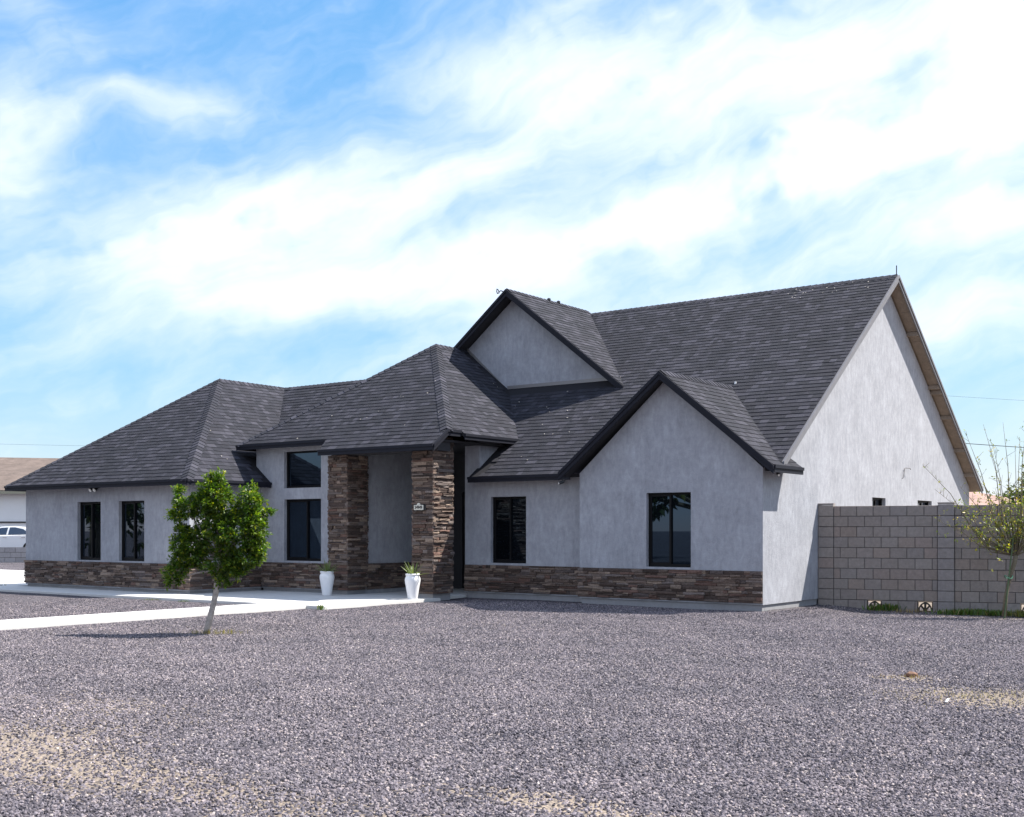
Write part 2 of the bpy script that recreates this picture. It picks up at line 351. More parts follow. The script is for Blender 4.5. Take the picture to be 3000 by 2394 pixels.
# gravel: tens of thousands of crushed stones as instances
def gravel():
    b = MB(); xs = [i*.5 for i in range(-26, 24)]; ys = [-19+i*.5 for i in range(0, 46)]
    def keep(x, y):
        if x > 3.0+(y-2.4)*99 and y > 2.4: return False
        p = Vector((x, y, 0))-CAM; d = p.dot(FWD); l = p.dot(RGT)
        if d < 5.6 or abs(l) > d*.46+.6: return False
        if x < 0.3 and y > -.15: return False
        if x < -4.1 and y > .4: return False
        if x < -7.1 and y > -4.5 and x > -13: return False
        if x < -12.8 and y > -4.5: return False
        if -8.95 < x < -7.6: return False
        return y < 2.6+.2*max(0, x)
    idx = {}
    st = .25; nx = int(26/st); ny = int(22/st)
    for i in range(nx):
        for j in range(ny):
            x = -14+i*st; y = -18.6+j*st
            if not keep(x+st/2, y+st/2): continue
            q = []
            for (px, py) in ((x, y), (x+st, y), (x+st, y+st), (x, y+st)):
                k = (round(px/st), round(py/st))
                if k not in idx: idx[k] = len(b.v); b.v.append((px, py, gh(px, py)+.001))
                q.append(idx[k])
            b.f.append(tuple(q)); b.c.append((.1, .1, .1))
    o = b.build('gravel', 'ground'); tag(o, 'loose purple grey crushed gravel covering the front yard', 'gravel', kind='stuff')
    # stone material
    m = bpy.data.materials.new('crushed_stone'); m.use_nodes = True; nt = m.node_tree; N = nt.nodes; L = nt.links
    bs = N['Principled BSDF']; bs.inputs['Roughness'].default_value = .9; bs.inputs['Specular IOR Level'].default_value = .25
    oi = N.new('ShaderNodeObjectInfo'); cr = N.new('ShaderNodeValToRGB'); L.new(oi.outputs['Random'], cr.inputs[0])
    e = cr.color_ramp.elements; e[0].position = 0; e[0].color = (.05, .048, .057, 1); e[1].position = 1; e[1].color = (.52, .48, .45, 1)
    for p, c in ((.25, (.118, .108, .120, 1)), (.6, (.205, .188, .205, 1)), (.85, (.295, .268, .288, 1)), (.96, (.40, .345, .32, 1))):
        x = cr.color_ramp.elements.new(p); x.color = c
    g2 = N.new('ShaderNodeNewGeometry'); dn = N.new('ShaderNodeTexNoise'); dn.inputs['Scale'].default_value = .9; dn.inputs['Detail'].default_value = 6; dn.inputs['Roughness'].default_value = .7; L.new(g2.outputs['Position'], dn.inputs['Vector'])
    dr = N.new('ShaderNodeValToRGB'); L.new(dn.outputs['Fac'], dr.inputs[0]); dr.color_ramp.elements[0].position = .3; dr.color_ramp.elements[0].color = (.60, .60, .63, 1); dr.color_ramp.elements[1].position = .72; dr.color_ramp.elements[1].color = (1.0, .95, .95, 1)
    mm = N.new('ShaderNodeMix'); mm.data_type = 'RGBA'; mm.blend_type = 'MULTIPLY'; mm.inputs[0].default_value = 1; L.new(cr.outputs[0], mm.inputs[6]); L.new(dr.outputs[0], mm.inputs[7])
    L.new(mm.outputs[2], bs.inputs['Base Color']); M['crushed_stone'] = m
    # geometry nodes
    ng = bpy.data.node_groups.new('scatter_gravel', 'GeometryNodeTree')
    ng.interface.new_socket('Geometry', in_out='INPUT', socket_type='NodeSocketGeometry'); ng.interface.new_socket('Geometry', in_out='OUTPUT', socket_type='NodeSocketGeometry')
    G = lambda t, **k: (lambda n: ([setattr(n, a, v) for a, v in k.items()], n)[1])(ng.nodes.new(t))
    L = ng.links.new
    gi = G('NodeGroupInput'); go = G('NodeGroupOutput')
    pos = G('GeometryNodeInputPosition')
    dist = G('ShaderNodeVectorMath', operation='DISTANCE'); L(pos.outputs[0], dist.inputs[0]); dist.inputs[1].default_value = CAM
    dm = G('ShaderNodeMapRange'); L(dist.outputs['Value'], dm.inputs[0]); dm.inputs[1].default_value = 8; dm.inputs[2].default_value = 26; dm.inputs[3].default_value = 2700; dm.inputs[4].default_value = 520
    # thinner over the bare spots
    tot = None
    for (x, y, a, bb, w) in [(6.7, -9.65, 1.1, .85, .85), (5.5, -8.6, .35, .25, .9), (1.3, -16.1, 1.2, .8, .75), (2.9, -16.5, 1.1, .5, .55), (5.75, -15.45, .8, .22, .85), (3.6, 2.6, 2.6, .45, .7), (4.6, -16.3, 1.3, .35, .4), (.5, -14.6, 1.6, .6, .4)]:
        s = G('ShaderNodeVectorMath', operation='SUBTRACT'); L(pos.outputs[0], s.inputs[0]); s.inputs[1].default_value = (x, y, 0)
        sc = G('ShaderNodeVectorMath', operation='MULTIPLY'); L(s.outputs[0], sc.inputs[0]); sc.inputs[1].default_value = (1/a, 1/bb, 0)
        d = G('ShaderNodeVectorMath', operation='DOT_PRODUCT'); L(sc.outputs[0], d.inputs[0]); L(sc.outputs[0], d.inputs[1])
        ng_ = G('ShaderNodeMath', operation='MULTIPLY'); L(d.outputs['Value'], ng_.inputs[0]); ng_.inputs[1].default_value = -1
        ex = G('ShaderNodeMath', operation='EXPONENT'); L(ng_.outputs[0], ex.inputs[0])
        mm = G('ShaderNodeMath', operation='MULTIPLY'); L(ex.outputs[0], mm.inputs[0]); mm.inputs[1].default_value = w
        if tot is None: tot = mm.outputs[0]
        else:
            ad = G('ShaderNodeMath', operation='ADD'); L(tot, ad.inputs[0]); L(mm.outputs[0], ad.inputs[1]); tot = ad.outputs[0]
    inv = G('ShaderNodeMath', operation='SUBTRACT', use_clamp=True); inv.inputs[0].default_value = 1.0; L(tot, inv.inputs[1])
    de = G('ShaderNodeMath', operation='MULTIPLY'); L(dm.outputs[0], de.inputs[0]); L(inv.outputs[0], de.inputs[1])
    dp = G('GeometryNodeDistributePointsOnFaces'); L(gi.outputs[0], dp.inputs['Mesh']); L(de.outputs[0], dp.inputs['Density']); dp.inputs['Seed'].default_value = 3
    ico = G('GeometryNodeMeshIcoSphere'); ico.inputs['Radius'].default_value = 1.0; ico.inputs['Subdivisions'].default_value = 1
    nz = G('ShaderNodeTexNoise'); nz.inputs['Scale'].default_value = 1.7; nz.inputs['Detail'].default_value = 1
    vs = G('ShaderNodeVectorMath', operation='SUBTRACT'); L(nz.outputs['Color'], vs.inputs[0]); vs.inputs[1].default_value = (.5, .5, .5)
    v2 = G('ShaderNodeVectorMath', operation='SCALE'); L(vs.outputs[0], v2.inputs[0]); v2.inputs['Scale'].default_value = 1.5
    sp = G('GeometryNodeSetPosition'); L(ico.outputs['Mesh'], sp.inputs['Geometry']); L(v2.outputs[0], sp.inputs['Offset'])
    smat = G('GeometryNodeSetMaterial'); smat.inputs['Material'].default_value = m; L(sp.outputs[0], smat.inputs['Geometry'])
    rr = G('FunctionNodeRandomValue', data_type='FLOAT_VECTOR'); rr.inputs[0].default_value = (0, 0, 0); rr.inputs[1].default_value = (6.28, 6.28, 6.28)
    rs = G('FunctionNodeRandomValue', data_type='FLOAT_VECTOR'); rs.inputs[0].default_value = (.005, .005, .004); rs.inputs[1].default_value = (.016, .014, .0105); rs.inputs['Seed'].default_value = 5
    ip = G('GeometryNodeInstanceOnPoints'); L(dp.outputs['Points'], ip.inputs['Points']); L(smat.outputs[0], ip.inputs['Instance'])
    e2r = G('FunctionNodeEulerToRotation'); L(rr.outputs[0], e2r.inputs[0]); L(e2r.outputs[0], ip.inputs['Rotation']); L(rs.outputs[0], ip.inputs['Scale'])
    jn = G('GeometryNodeJoinGeometry'); L(ip.outputs[0], jn.inputs[0])
    L(jn.outputs[0], go.inputs[0])
    md = o.modifiers.new('scatter', 'NODES'); md.node_group = ng
gravel()

# ------------------------------------------------------------------ the house
house = thing('house', 'single storey grey stucco house with charcoal shingle gables and stone base', 'house')
pieces = {'shingle': [], 'stone': []}
def cam_area(pts):
    q = []
    for p in pts:
        r = Vector(p)-CAM; d = r.dot(FWD); q.append((r.dot(RGT)/d, r.z/d))
    return .5*sum(q[i][0]*q[(i+1) % len(q)][1]-q[(i+1) % len(q)][0]*q[i][1] for i in range(len(q)))

def clip(poly, P):
    """Sutherland-Hodgman, P convex and counter-clockwise"""
    for i in range(len(P)):
        a = P[i]; b = P[(i+1) % len(P)]; out = []
        if not poly: return []
        side = lambda p: (b[0]-a[0])*(p[1]-a[1])-(b[1]-a[1])*(p[0]-a[0])
        for k in range(len(poly)):
            p = poly[k]; q = poly[(k+1) % len(poly)]; sp_, sq = side(p), side(q)
            if sp_ >= 0: out.append(p)
            if (sp_ >= 0) != (sq >= 0):
                t = sp_/(sp_-sq); out.append((p[0]+(q[0]-p[0])*t, p[1]+(q[1]-p[1])*t))
        poly = out
    return poly
SLOPES = []
class Slope:
    def __init__(s, name, ref, u, grad, polys, shingled=True, under='soffit_paint', cover=True):
        """plane through ref; u horizontal eave direction; grad = (gx, gy) rise per metre; polys in plan (x, y)"""
        s.name = name; s.ref = Vector(ref); s.u = Vector((*u, 0)).normalized(); s.g = grad
        n = Vector((-grad[0], -grad[1], 1)).normalized(); s.n = n; s.v = n.cross(s.u)
        if s.v.z < 0: s.u = -s.u; s.v = -s.v
        s.polys = polys; s.shingled = shingled; s.under = under; s.cover = cover; SLOPES.append(s)
    def z(s, x, y): return s.ref.z+s.g[0]*(x-s.ref.x)+s.g[1]*(y-s.ref.y)
    def p3(s, x, y, dz=0): return Vector((x, y, s.z(x, y)+dz))
    def uv(s, x, y):
        d = s.p3(x, y)-s.ref; return (d.dot(s.u), d.dot(s.v))
    def w(s, u, v, h=0): return s.ref+s.u*u+s.v*v+s.n*h
def inside(p, poly):
    sg = 0
    for i in range(len(poly)):
        a = poly[i]; b = poly[(i+1) % len(poly)]
        c = (b[0]-a[0])*(p[1]-a[1])-(b[1]-a[1])*(p[0]-a[0])
        if abs(c) < 1e-9: continue
        if sg == 0: sg = 1 if c > 0 else -1
        elif (c > 0) != (sg > 0): return False
    return True

KM = (7.50-2.73)/6.75
main_f = Slope('main_roof', (0, .1, 2.73), (1, 0), (0, KM), [[(-7.17, .1), (.27, .1), (.27, 6.85), (-7.17, 6.85)], [(-10.2, 1.55), (-7.17, 1.55), (-7.17, 6.85), (-10.2, 6.85)]])
main_b = Slope('main_roof_back', (0, 14.05, 2.70), (1, 0), (0, -(7.5-2.70)/7.2), [[(-10.2, 6.85), (.27, 6.85), (.27, 14.05), (-10.2, 14.05)]], shingled=False, under='soffit_wood')
gab_r = Slope('front_gable_roof', (.34, 0, 2.745), (0, 1), (-.809, 0), [[(.34, -.3), (.34, 1.05), (0, 1.05), (0, -.3)], [(0, -.3), (0, .55), (-2.04, 2.95), (-2.04, -.3)]], cover=False)
gab_l = Slope('front_gable_roof', (-4.42, 0, 2.745), (0, 1), (.809, 0), [[(-2.04, -.3), (-2.04, 2.95), (-4.42, .14), (-4.42, -.3)]])
hip_f = Slope('entry_hip_roof', (0, -1.55, 3.37), (1, 0), (0, .75), [[(-13.42, -1.2), (-6.82, -1.2), (-6.82, -1.09), (-9.95, 2.28)], [(-10.22, -1.55), (-6.82, -1.55), (-6.82, -1.2), (-10.34, -1.2)]])
hip_r = Slope('entry_hip_roof', (-6.72, 0, 3.64), (0, 1), (-.8057, 0), [[(-6.82, -1.09), (-6.82, 1.6), (-8.8, 3.75), (-9.95, 3.75), (-9.95, 2.28)], [(-6.72, -.62), (-6.72, 1.5), (-6.82, 1.6), (-6.82, -.62)]])
hip_l = Slope('entry_hip_roof', (-13.42, 0, 3.6325), (0, 1), (.752, 0), [[(-13.42, -1.2), (-9.95, 2.28), (-9.95, 3.75), (-13.42, 3.75)]], shingled=False)
win_f = Slope('wing_hip_roof', (0, -3.45, 2.70), (1, 0), (0, .7336), [[(-19.95, -3.45), (-12.53, -3.45), (-16.24, .585)]])
win_r = Slope('wing_hip_roof', (-12.53, 0, 2.70), (0, 1), (-.798, 0), [[(-12.53, -3.45), (-12.53, -.93), (-13.1, 2.96), (-16.24, 2.96), (-16.24, .585)]])
win_l = Slope('wing_hip_roof', (-19.95, 0, 2.70), (0, 1), (.798, 0), [[(-19.95, -3.45), (-16.24, .585), (-16.24, 2.96), (-19.95, 6.9)]], shingled=False)
crs_f = Slope('cross_roof', (0, 2.96, 5.64), (1, 0), (0, .75), [[(-16.24, 2.96), (-16.24, 0), (-10.2, 0), (-10.2, 2.96)]])
crs_b = Slope('cross_roof', (0, 2.96, 5.64), (1, 0), (0, -.75), [[(-16.24, 2.96), (-10.2, 2.96), (-10.2, 6.9), (-19.95, 6.9)]], shingled=False)
dor_r = Slope('upper_gable_roof', (-8.36, 3.15, 7.6), (0, 1), (-.784, 0), [[(-8.36, 3.15), (-4.93, 3.15), (-8.2, 6.9), (-8.36, 7.0)]])
dor_l = Slope('upper_gable_roof', (-8.36, 3.15, 7.6), (0, 1), (.784, 0), [[(-8.36, 3.15), (-8.36, 7.0), (-10.2, 7.0), (-10.2, 3.15)]])

def covered(s, x, y, z):
    for o in SLOPES:
        if o is s or (o is gab_r and x > 0): continue
        for p in o.polys:
            if inside((x, y), p) and o.z(x, y) > z+.05: return True
    if s is win_r or s is crs_f:
        if x > -13.0 and y > -.9: return True
    return False
EXPO = .152
SH_TINT = [(.025, .026, .034), (.028, .029, .038), (.031, .032, .041), (.035, .035, .046), (.044, .044, .057), (.031, .031, .040), (.056, .055, .070)]
for s in SLOPES:
    b = MB()
    for poly in s.polys:                                     # the deck under the shingles
        top = [s.p3(x, y, -.012) for x, y in poly]; b.prism([p-Vector((0, 0, .055)) for p in top], (0, 0, .055))
    deck = b.build(s.name, 'roof_deck' if s.shingled else 'roof_deck', house)
    s.deck = deck
    sb = MB()
    for poly in s.polys: sb.add([s.p3(x, y, -.075) for x, y in poly], [tuple(range(len(poly)))])
    sb.build('soffit', s.under, deck)
    if not s.shingled:
        pb = MB()
        for poly in s.polys: pb.add([s.p3(x, y, .004) for x, y in poly], [tuple(range(len(poly)))], (.05, .049, .058))
        pb.build('shingle_sheet', 'shingle', deck); continue
    for poly in s.polys:
        P = [s.uv(x, y) for x, y in poly]
        ar = sum(P[i][0]*P[(i+1) % len(P)][1]-P[(i+1) % len(P)][0]*P[i][1] for i in range(len(P)))
        if ar < 0: P = P[::-1]
        u0 = min(p[0] for p in P); u1 = max(p[0] for p in P); v0 = min(p[1] for p in P); v1 = max(p[1] for p in P)
        i0 = math.floor(v0/EXPO+1e-6)
        for i in range(i0, math.ceil(v1/EXPO)):
            va = i*EXPO; rr = random.Random(hash((s.name, i)) & 0xffff if False else i*131+len(s.name)*7)
            u = u0-rr.uniform(0, .3)
            while u < u1:
                wd = rr.choice((.09, .12, .15, .18, .22, .27)); thick = rr.choice((.013, .014, .0155)); j = rr.uniform(-.003, .003)
                q = clip([(u+.0015, va+j), (u+wd-.0015, va+j), (u+wd-.0015, va+EXPO+.012), (u+.0015, va+EXPO+.012)], P)
                u += wd
                if len(q) < 3: continue
                c0 = s.w(sum(p[0] for p in q)/len(q), sum(p[1] for p in q)/len(q))
                if s.cover and all(covered(s, *s.w(p[0], p[1])) for p in q) and covered(s, *c0): continue
                if not s.cover and c0.x < -.02 and covered(s, *c0): continue
                hh = [max(.003, thick*(1-.8*(p[1]-va)/(EXPO+.012))) for p in q]
                tp = [s.w(p[0], p[1], h) for p, h in zip(q, hh)]; bt = [s.w(p[0], p[1], -.012) for p in q]; n = len(q)
                c = rr.choice(SH_TINT); k = rr.uniform(.78, .98); c = tuple(x*k for x in c)
                mid_seen = not covered(s, *c0)
                pieces['shingle'].append((abs(cam_area(tp)) if s.n.dot(CAM-c0) > 0 and mid_seen else 0, tp+bt, [tuple(range(n))]+[(a, (a+1) % n, n+(a+1) % n, n+a) for a in range(n)], c, deck))

# hip and ridge cap shingles
def caps(name, a, b, sa, sb_, wdt=.15):
    a = Vector(a); b = Vector(b); L = (b-a).length; n = int(L/.16); d = (b-a).normalized()
    root = MB()
    for i in range(n):
        p = a+d*(L*i/n); q = a+d*(L*(i+1)/n+.02)
        tn = rnd.choice(SH_TINT); k = rnd.uniform(.9, 1.15); tn = tuple(x*k for x in tn)
        def side(s, sg):
            e = d.cross(s.n).normalized()
            # pick the direction that leads down this slope
            t = p+e*.1
            if e.z > 0: e = -e
            return e
        ea, eb = side(sa, 1), side(sb_, 1)
        h0, h1 = .03, .016
        up = (sa.n+sb_.n).normalized()
        v = [p+ea*wdt+sa.n*h0*.8, p+up*h0, p+eb*wdt+sb_.n*h0*.8, q+ea*wdt+sa.n*h1*.6, q+up*h1, q+eb*wdt+sb_.n*h1*.6]
        v += [p+ea*wdt, p, p+eb*wdt]
        root.add(v, [(0, 1, 4, 3), (1, 2, 5, 4), (6, 7, 1, 0), (7, 8, 2, 1), (0, 3, 6), (2, 8, 5)], tn)
    return root.build(name, 'shingle', house, fix=False)
caps('ridge_cap', (.27, 6.85, 7.5), (-8.2, 6.85, 7.5), main_f, main_b)
caps('ridge_cap', (-8.36, 3.15, 7.6), (-8.36, 6.95, 7.6), dor_r, dor_l)
caps('ridge_cap', (-2.04, -.3, 4.67), (-2.04, 2.85, 4.67), gab_r, gab_l)
caps('hip_cap', (-6.82, -1.09, 3.716), (-9.95, 2.28, 6.2425), hip_f, hip_r)
caps('hip_cap', (-13.42, -1.2, 3.6325), (-9.95, 2.28, 6.2425), hip_f, hip_l)
caps('ridge_cap', (-9.95, 2.28, 6.2425), (-9.95, 3.5, 6.2425), hip_r, hip_l)
caps('hip_cap', (-12.53, -3.45, 2.70), (-16.24, .585, 5.66), win_f, win_r)
caps('hip_cap', (-19.95, -3.45, 2.70), (-16.24, .585, 5.66), win_f, win_l)
caps('ridge_cap', (-16.24, .585, 5.66), (-16.24, 2.9, 5.65), win_r, win_l)
caps('ridge_cap', (-16.2, 2.96, 5.64), (-10.3, 2.96, 5.64), crs_f, crs_b)

def fascia(a, b, out, h=.14, t=.03, m='fascia', drip=True, top=.004, name='fascia_board'):
    """board hung along the roof edge a-b, facing out (plan direction)"""
    a = Vector(a); b = Vector(b); o = Vector((*out, 0)).normalized()
    bd = MB(); z = Vector((0, 0, 1))
    P = lambda p, oo, zz: p+o*oo+z*zz
    q = [P(a, 0, top-.012), P(b, 0, top-.012), P(b, 0, -h), P(a, 0, -h)]
    bd.prism(q, o*t)
    r = bd.build(name, m, house)
    if drip:
        e = MB(); q = [P(a, t+.001, top), P(b, t+.001, top), P(b, t+.001, -h*.42), P(a, t+.001, -h*.42)]
        e.prism(q, o*.02); e.build('drip_edge', m, r)
    return r
fascia((-7.17, .1, 2.73), (-4.42, .1, 2.73), (0, -1), .125)
fascia((.34, -.3, 2.745), (.34, 1.05, 2.745), (1, 0), .135)
fascia((-4.44, -.3, 2.74), (-2.04, -.3, 4.67), (0, -1), .165)
fascia((.36, -.3, 2.74), (-2.04, -.3, 4.67), (0, -1), .165)
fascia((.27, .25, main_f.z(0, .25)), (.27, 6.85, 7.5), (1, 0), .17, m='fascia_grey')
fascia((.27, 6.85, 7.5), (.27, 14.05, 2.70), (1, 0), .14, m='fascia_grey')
fascia((-13.44, -1.2, 3.6325), (-10.34, -1.2, 3.6325), (0, -1), .12)
fascia((-10.24, -1.55, 3.37), (-6.80, -1.55, 3.37), (0, -1), .125)
fascia((-6.82, -1.56, 3.365), (-6.82, -1.09, 3.716), (1, 0), .15)
fascia((-6.82, -1.09, 3.716), (-6.82, -.62, 3.716), (1, 0), .14)
fascia((-6.72, -.62, 3.64), (-6.72, 1.36, 3.64), (1, 0), .125)
fascia((-13.42, 1.5, 3.6325), (-13.42, -1.22, 3.6325), (-1, 0), .12)
fascia((-19.97, -3.45, 2.70), (-12.51, -3.45, 2.70), (0, -1), .125)
fascia((-12.53, -3.47, 2.70), (-12.53, -.93, 2.70), (1, 0), .125)
fascia((-19.95, 6.9, 2.70), (-19.95, -3.47, 2.70), (-1, 0), .125)
fascia((-4.93, 3.15, dor_r.z(-4.93, 0)), (-8.36, 3.15, 7.6), (0, -1), .17)
fascia((-10.2, 3.15, dor_l.z(-10.2, 0)), (-8.36, 3.15, 7.6), (0, -1), .17)
# exposed lookouts under the big right-hand rake
for y in (8.4, 10.1, 10.28, 11.15, 12.35, 13.3, 5.2, 3.7, 2.2):
    s = main_b if y > 6.85 else main_f
    b = MB(); z = s.z(0, y)-.08; b.box((.0, y-.045, z-.10), (.262, y+.045, z)); b.build('lookout', 'soffit_wood', house)
# sheathing boards of that overhang
for (s, ya, yb) in ((main_b, 6.9, 14.0), (main_f, .6, 6.8)):
    n = 8
    for i in range(n):
        y0 = ya+(yb-ya)*i/n+.004; y1 = ya+(yb-ya)*(i+1)/n-.004
        b = MB(); b.prism([s.p3(.012, y0, -.095), s.p3(.262, y0, -.095), s.p3(.262, y1, -.095), s.p3(.012, y1, -.095)], (0, 0, .014)); b.build('sheathing_board', 'soffit_wood', house)

# walls with window openings
def wall(name, axis, c, outline, holes=(), t=.16, inward=1, m='stucco'):
    """axis 'y': wall in plane y=c, outline (x,z), thickness towards +y*inward; axis 'x' likewise with (y,z)"""
    f3 = (lambda a, z, d: (a, c+d*inward, z)) if axis == 'y' else (lambda a, z, d: (c+d*inward, a, z))
    loops = [outline]+[[(a0, z0), (a0, z1), (a1, z1), (a1, z0)] for (a0, a1, z0, z1) in holes]
    flat = [p for l in loops for p in l]
    tri = tessellate_polygon([[Vector((p[0], p[1], 0)) for p in l] for l in loops])
    b = MB(); n = len(flat)
    vs = [f3(p[0], p[1], 0) for p in flat]+[f3(p[0], p[1], t) for p in flat]
    fs = [tuple(x) for x in tri]+[tuple(i+n for i in x[::-1]) for x in tri]
    o = 0
    for l in loops:
        k = len(l)
        for i in range(k): fs.append((o+i, o+(i+1) % k, n+o+(i+1) % k, n+o+i))
        o += k
    b.add(vs, fs); w = b.build(name, m, house)
    return w
def window(axis, c, a0, a1, z0, z1, split=.5, depth=.085, inward=1, curtain=False):
    """black sliding window set back in its opening"""
    P = (lambda a, d, z: (a, c+d*inward, z)) if axis == 'y' else (lambda a, d, z: (c+d*inward, a, z))
    def bx(b, a, e, z, y, d0, d1): b.box(P(a, d0, z), P(e, d1, y))
    fw = .045; b = MB(); g = .004
    bx(b, a0+g, a0+fw, z0+g, z1-g, depth, depth+.06); bx(b, a1-fw, a1-g, z0+g, z1-g, depth, depth+.06)
    bx(b, a0+fw+.001, a1-fw-.001, z1-fw, z1-g, depth, depth+.06); bx(b, a0+fw+.001, a1-fw-.001, z0+g, z0+fw+.015, depth, depth+.06)
    fr = b.build('window', 'window_frame', house)
    w0, w1 = a0+fw, a1-fw; zz0, zz1 = z0+fw+.015, z1-fw
    if split:
        am = w0+(w1-w0)*split
        s = MB(); bx(s, am-.022, am+.022, zz0, zz1, depth-.004, depth+.05); s.build('meeting_rail', 'window_frame', fr)
        s = MB()
        for (p, q, r, t_) in ((w0, w0+.028, zz0, zz1), (w0+.028, am-.023, zz1-.028, zz1), (w0+.028, am-.023, zz0, zz0+.028)): bx(s, p+.001, q, r, t_, depth+.006, depth+.045)
        s.build('sash', 'window_frame', fr)
        cells = [(w0+.028, am-.022, zz0+.028, zz1-.028, depth+.022), (am+.022, w1, zz0, zz1, depth+.034)]
    else: cells = [(w0, w1, zz0, zz1, depth+.03)]
    for (p, q, r, t_, d) in cells:
        s = MB(); bx(s, p-.006, q+.006, r-.006, t_+.006, d, d+.008); s.build('pane', 'glass', fr)
    s = MB(); bx(s, a0-.02, a1+.02, z0-.02, z1+.02, depth+.12, depth+.135); s.build('blind', 'curtain', fr)
    return fr
ZT = 2.285; ZB = .80
# right-hand front gable
GW = (-2.52, -1.52)
wall('gable_wall', 'y', 0, [(-4.12, .12), (0, .12), (0, 2.72), (-2.06, 4.55), (-4.12, 2.72)], [(*GW, ZB, ZT)])
window('y', 0, *GW, ZB, ZT)
# right-hand side wall (big gable)
sw = [(5.93, 6.83, 1.5, 2.29), (9.2, 10.35, 1.5, 2.29)]
wall('side_wall', 'x', 0, [(.161, .12), (13.78, .12), (13.78, 2.75), (6.86, 7.33), (.161, 2.70)], sw, inward=-1)
for a0, a1, z0, z1 in sw: window('x', 0, a0, a1, z0, z1, inward=-1)
wall('gable_left_return', 'x', -4.12, [(.161, .12), (.42, .12), (.42, 2.68), (.161, 2.68)], inward=1)
# window wall between gable and entry, with the tall strip beside the porch
W3 = (-6.78, -5.80)
wall('front_wall', 'y', .42, [(-7.52, .12), (-4.121, .12), (-4.121, 2.80), (-7.1, 2.80), (-7.1, 3.66), (-7.52, 3.66)], [(*W3, ZB, ZT)])
window('y', .42, *W3, ZB, ZT)
wall('tower_side', 'x', -7.1, [(.581, 2.6), (1.7, 2.6), (1.7, 3.62), (.581, 3.62)], inward=-1)
wall('entry_right_wall', 'x', -7.52, [(.581, .05), (2.6, .05), (2.6, 3.6), (.581, 3.6)], inward=1)
# wall with the stacked windows left of the porch
EL = (-12.08, -10.82)
wall('stacked_window_wall', 'y', -.9, [(-13.07, .12), (-9.72, .12), (-9.72, 3.72), (-13.07, 3.72)], [(*EL, ZB, ZT), (*EL, 2.555, 3.44)])
window('y', -.9, *EL, ZB, ZT, split=.57); window('y', -.9, *EL, 2.555, 3.44, split=0)
wall('tower_left_side', 'x', -13.07, [(-.739, 2.6), (3.2, 2.6), (3.2, 3.8), (-.739, 3.8)], inward=1)
wall('entry_left_wall', 'x', -9.72, [(-.739, .05), (2.6, .05), (2.6, 3.6), (-.739, 3.6)], inward=-1)
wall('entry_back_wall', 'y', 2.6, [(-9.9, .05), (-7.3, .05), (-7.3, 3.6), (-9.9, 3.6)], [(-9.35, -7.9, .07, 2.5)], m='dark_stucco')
b = MB(); b.box((-10.3, -1.5, 3.30), (-6.95, -1.26, 3.36)); b.box((-10.25, -1.25, 3.46), (-6.95, 2.6, 3.5)); b.build('porch_ceiling', 'soffit_paint', house)
b = MB(); b.box((-10.2, -1.18, 3.262), (-7.0, -.75, 3.46)); b.build('porch_beam', 'soffit_paint', house)
# front door deep in the entry
for k, (xa, xb) in enumerate(((-9.33, -8.63), (-8.62, -7.92))):
    b = MB(); b.box((xa, 2.66, .08), (xb, 2.71, 2.48)); dr = b.build('front_door', 'door', house)
    for z0, z1 in ((.25, .95), (1.1, 2.3)):
        b = MB(); b.box((xa+.1, 2.652, z0), (xb-.1, 2.6605, z1)); b.build('door_panel', 'door' if z0 < 1 else 'glass', dr)
    b = MB(); hx = xb-.06 if k == 0 else xa+.06; b.tube([(hx, 2.63, .9), (hx, 2.63, 1.35)], .012, 8); b.build('door_handle', 'brass', dr)
# left wing
WA = (-17.28, -16.30); WB = (-15.56, -14.56)
wall('wing_front_wall', 'y', -3.1, [(-19.6, .12), (-12.88, .12), (-12.88, 2.72), (-19.6, 2.72)], [(*WA, ZB-.015, 2.25), (*WB, ZB-.015, 2.25)])
window('y', -3.1, *WA, ZB-.015, 2.25); window('y', -3.1, *WB, ZB-.015, 2.25)
wall('wing_side_wall', 'x', -12.88, [(-2.939, .12), (-.901, .12), (-.901, 2.72), (-2.939, 2.72)], inward=-1)
wall('wing_left_wall', 'x', -19.6, [(-2.939, .12), (6.6, .12), (6.6, 2.72), (-2.939, 2.72)], inward=1)
wall('back_wall', 'y', 13.62, [(-10, .12), (-.161, .12), (-.161, 2.75), (-10, 2.75)], t=.16)
wall('rear_left_wall', 'y', 6.6, [(-19.6, .12), (-10, .12), (-10, 2.75), (-19.6, 2.75)], t=.16)
wall('upper_left_wall', 'x', -10.16, [(3.6, 2.6), (13.6, 2.6), (13.6, 2.75), (6.9, 7.3), (3.6, 5.1)], inward=1)
# upper gable wall above the roof valley
wall('upper_gable_wall', 'y', 3.53, [(-10.15, 4.9), (-5.0, 4.9), (-5.2, 5.03), (-8.36, 7.47), (-10.15, 6.07)])
b = MB(); zf = main_f.z(0, 3.5); b.prism([(-8.6, 3.5, zf+.0), (-5.25, 3.5, zf+.0), (-5.25, 3.5, zf+.085), (-8.6, 3.5, zf+.085)], (0, .029, 0)); b.build('flashing_strip', 'flashing', house)
b = MB(); b.prism([(-8.72, 3.505, zf+.03), (-9.9, 3.505, hip_r.z(-9.9, 0)+.02), (-9.9, 3.505, hip_r.z(-9.9, 0)+.09), (-8.72, 3.505, zf+.11)], (0, .024, 0)); b.build('flashing_strip', 'flashing', house)
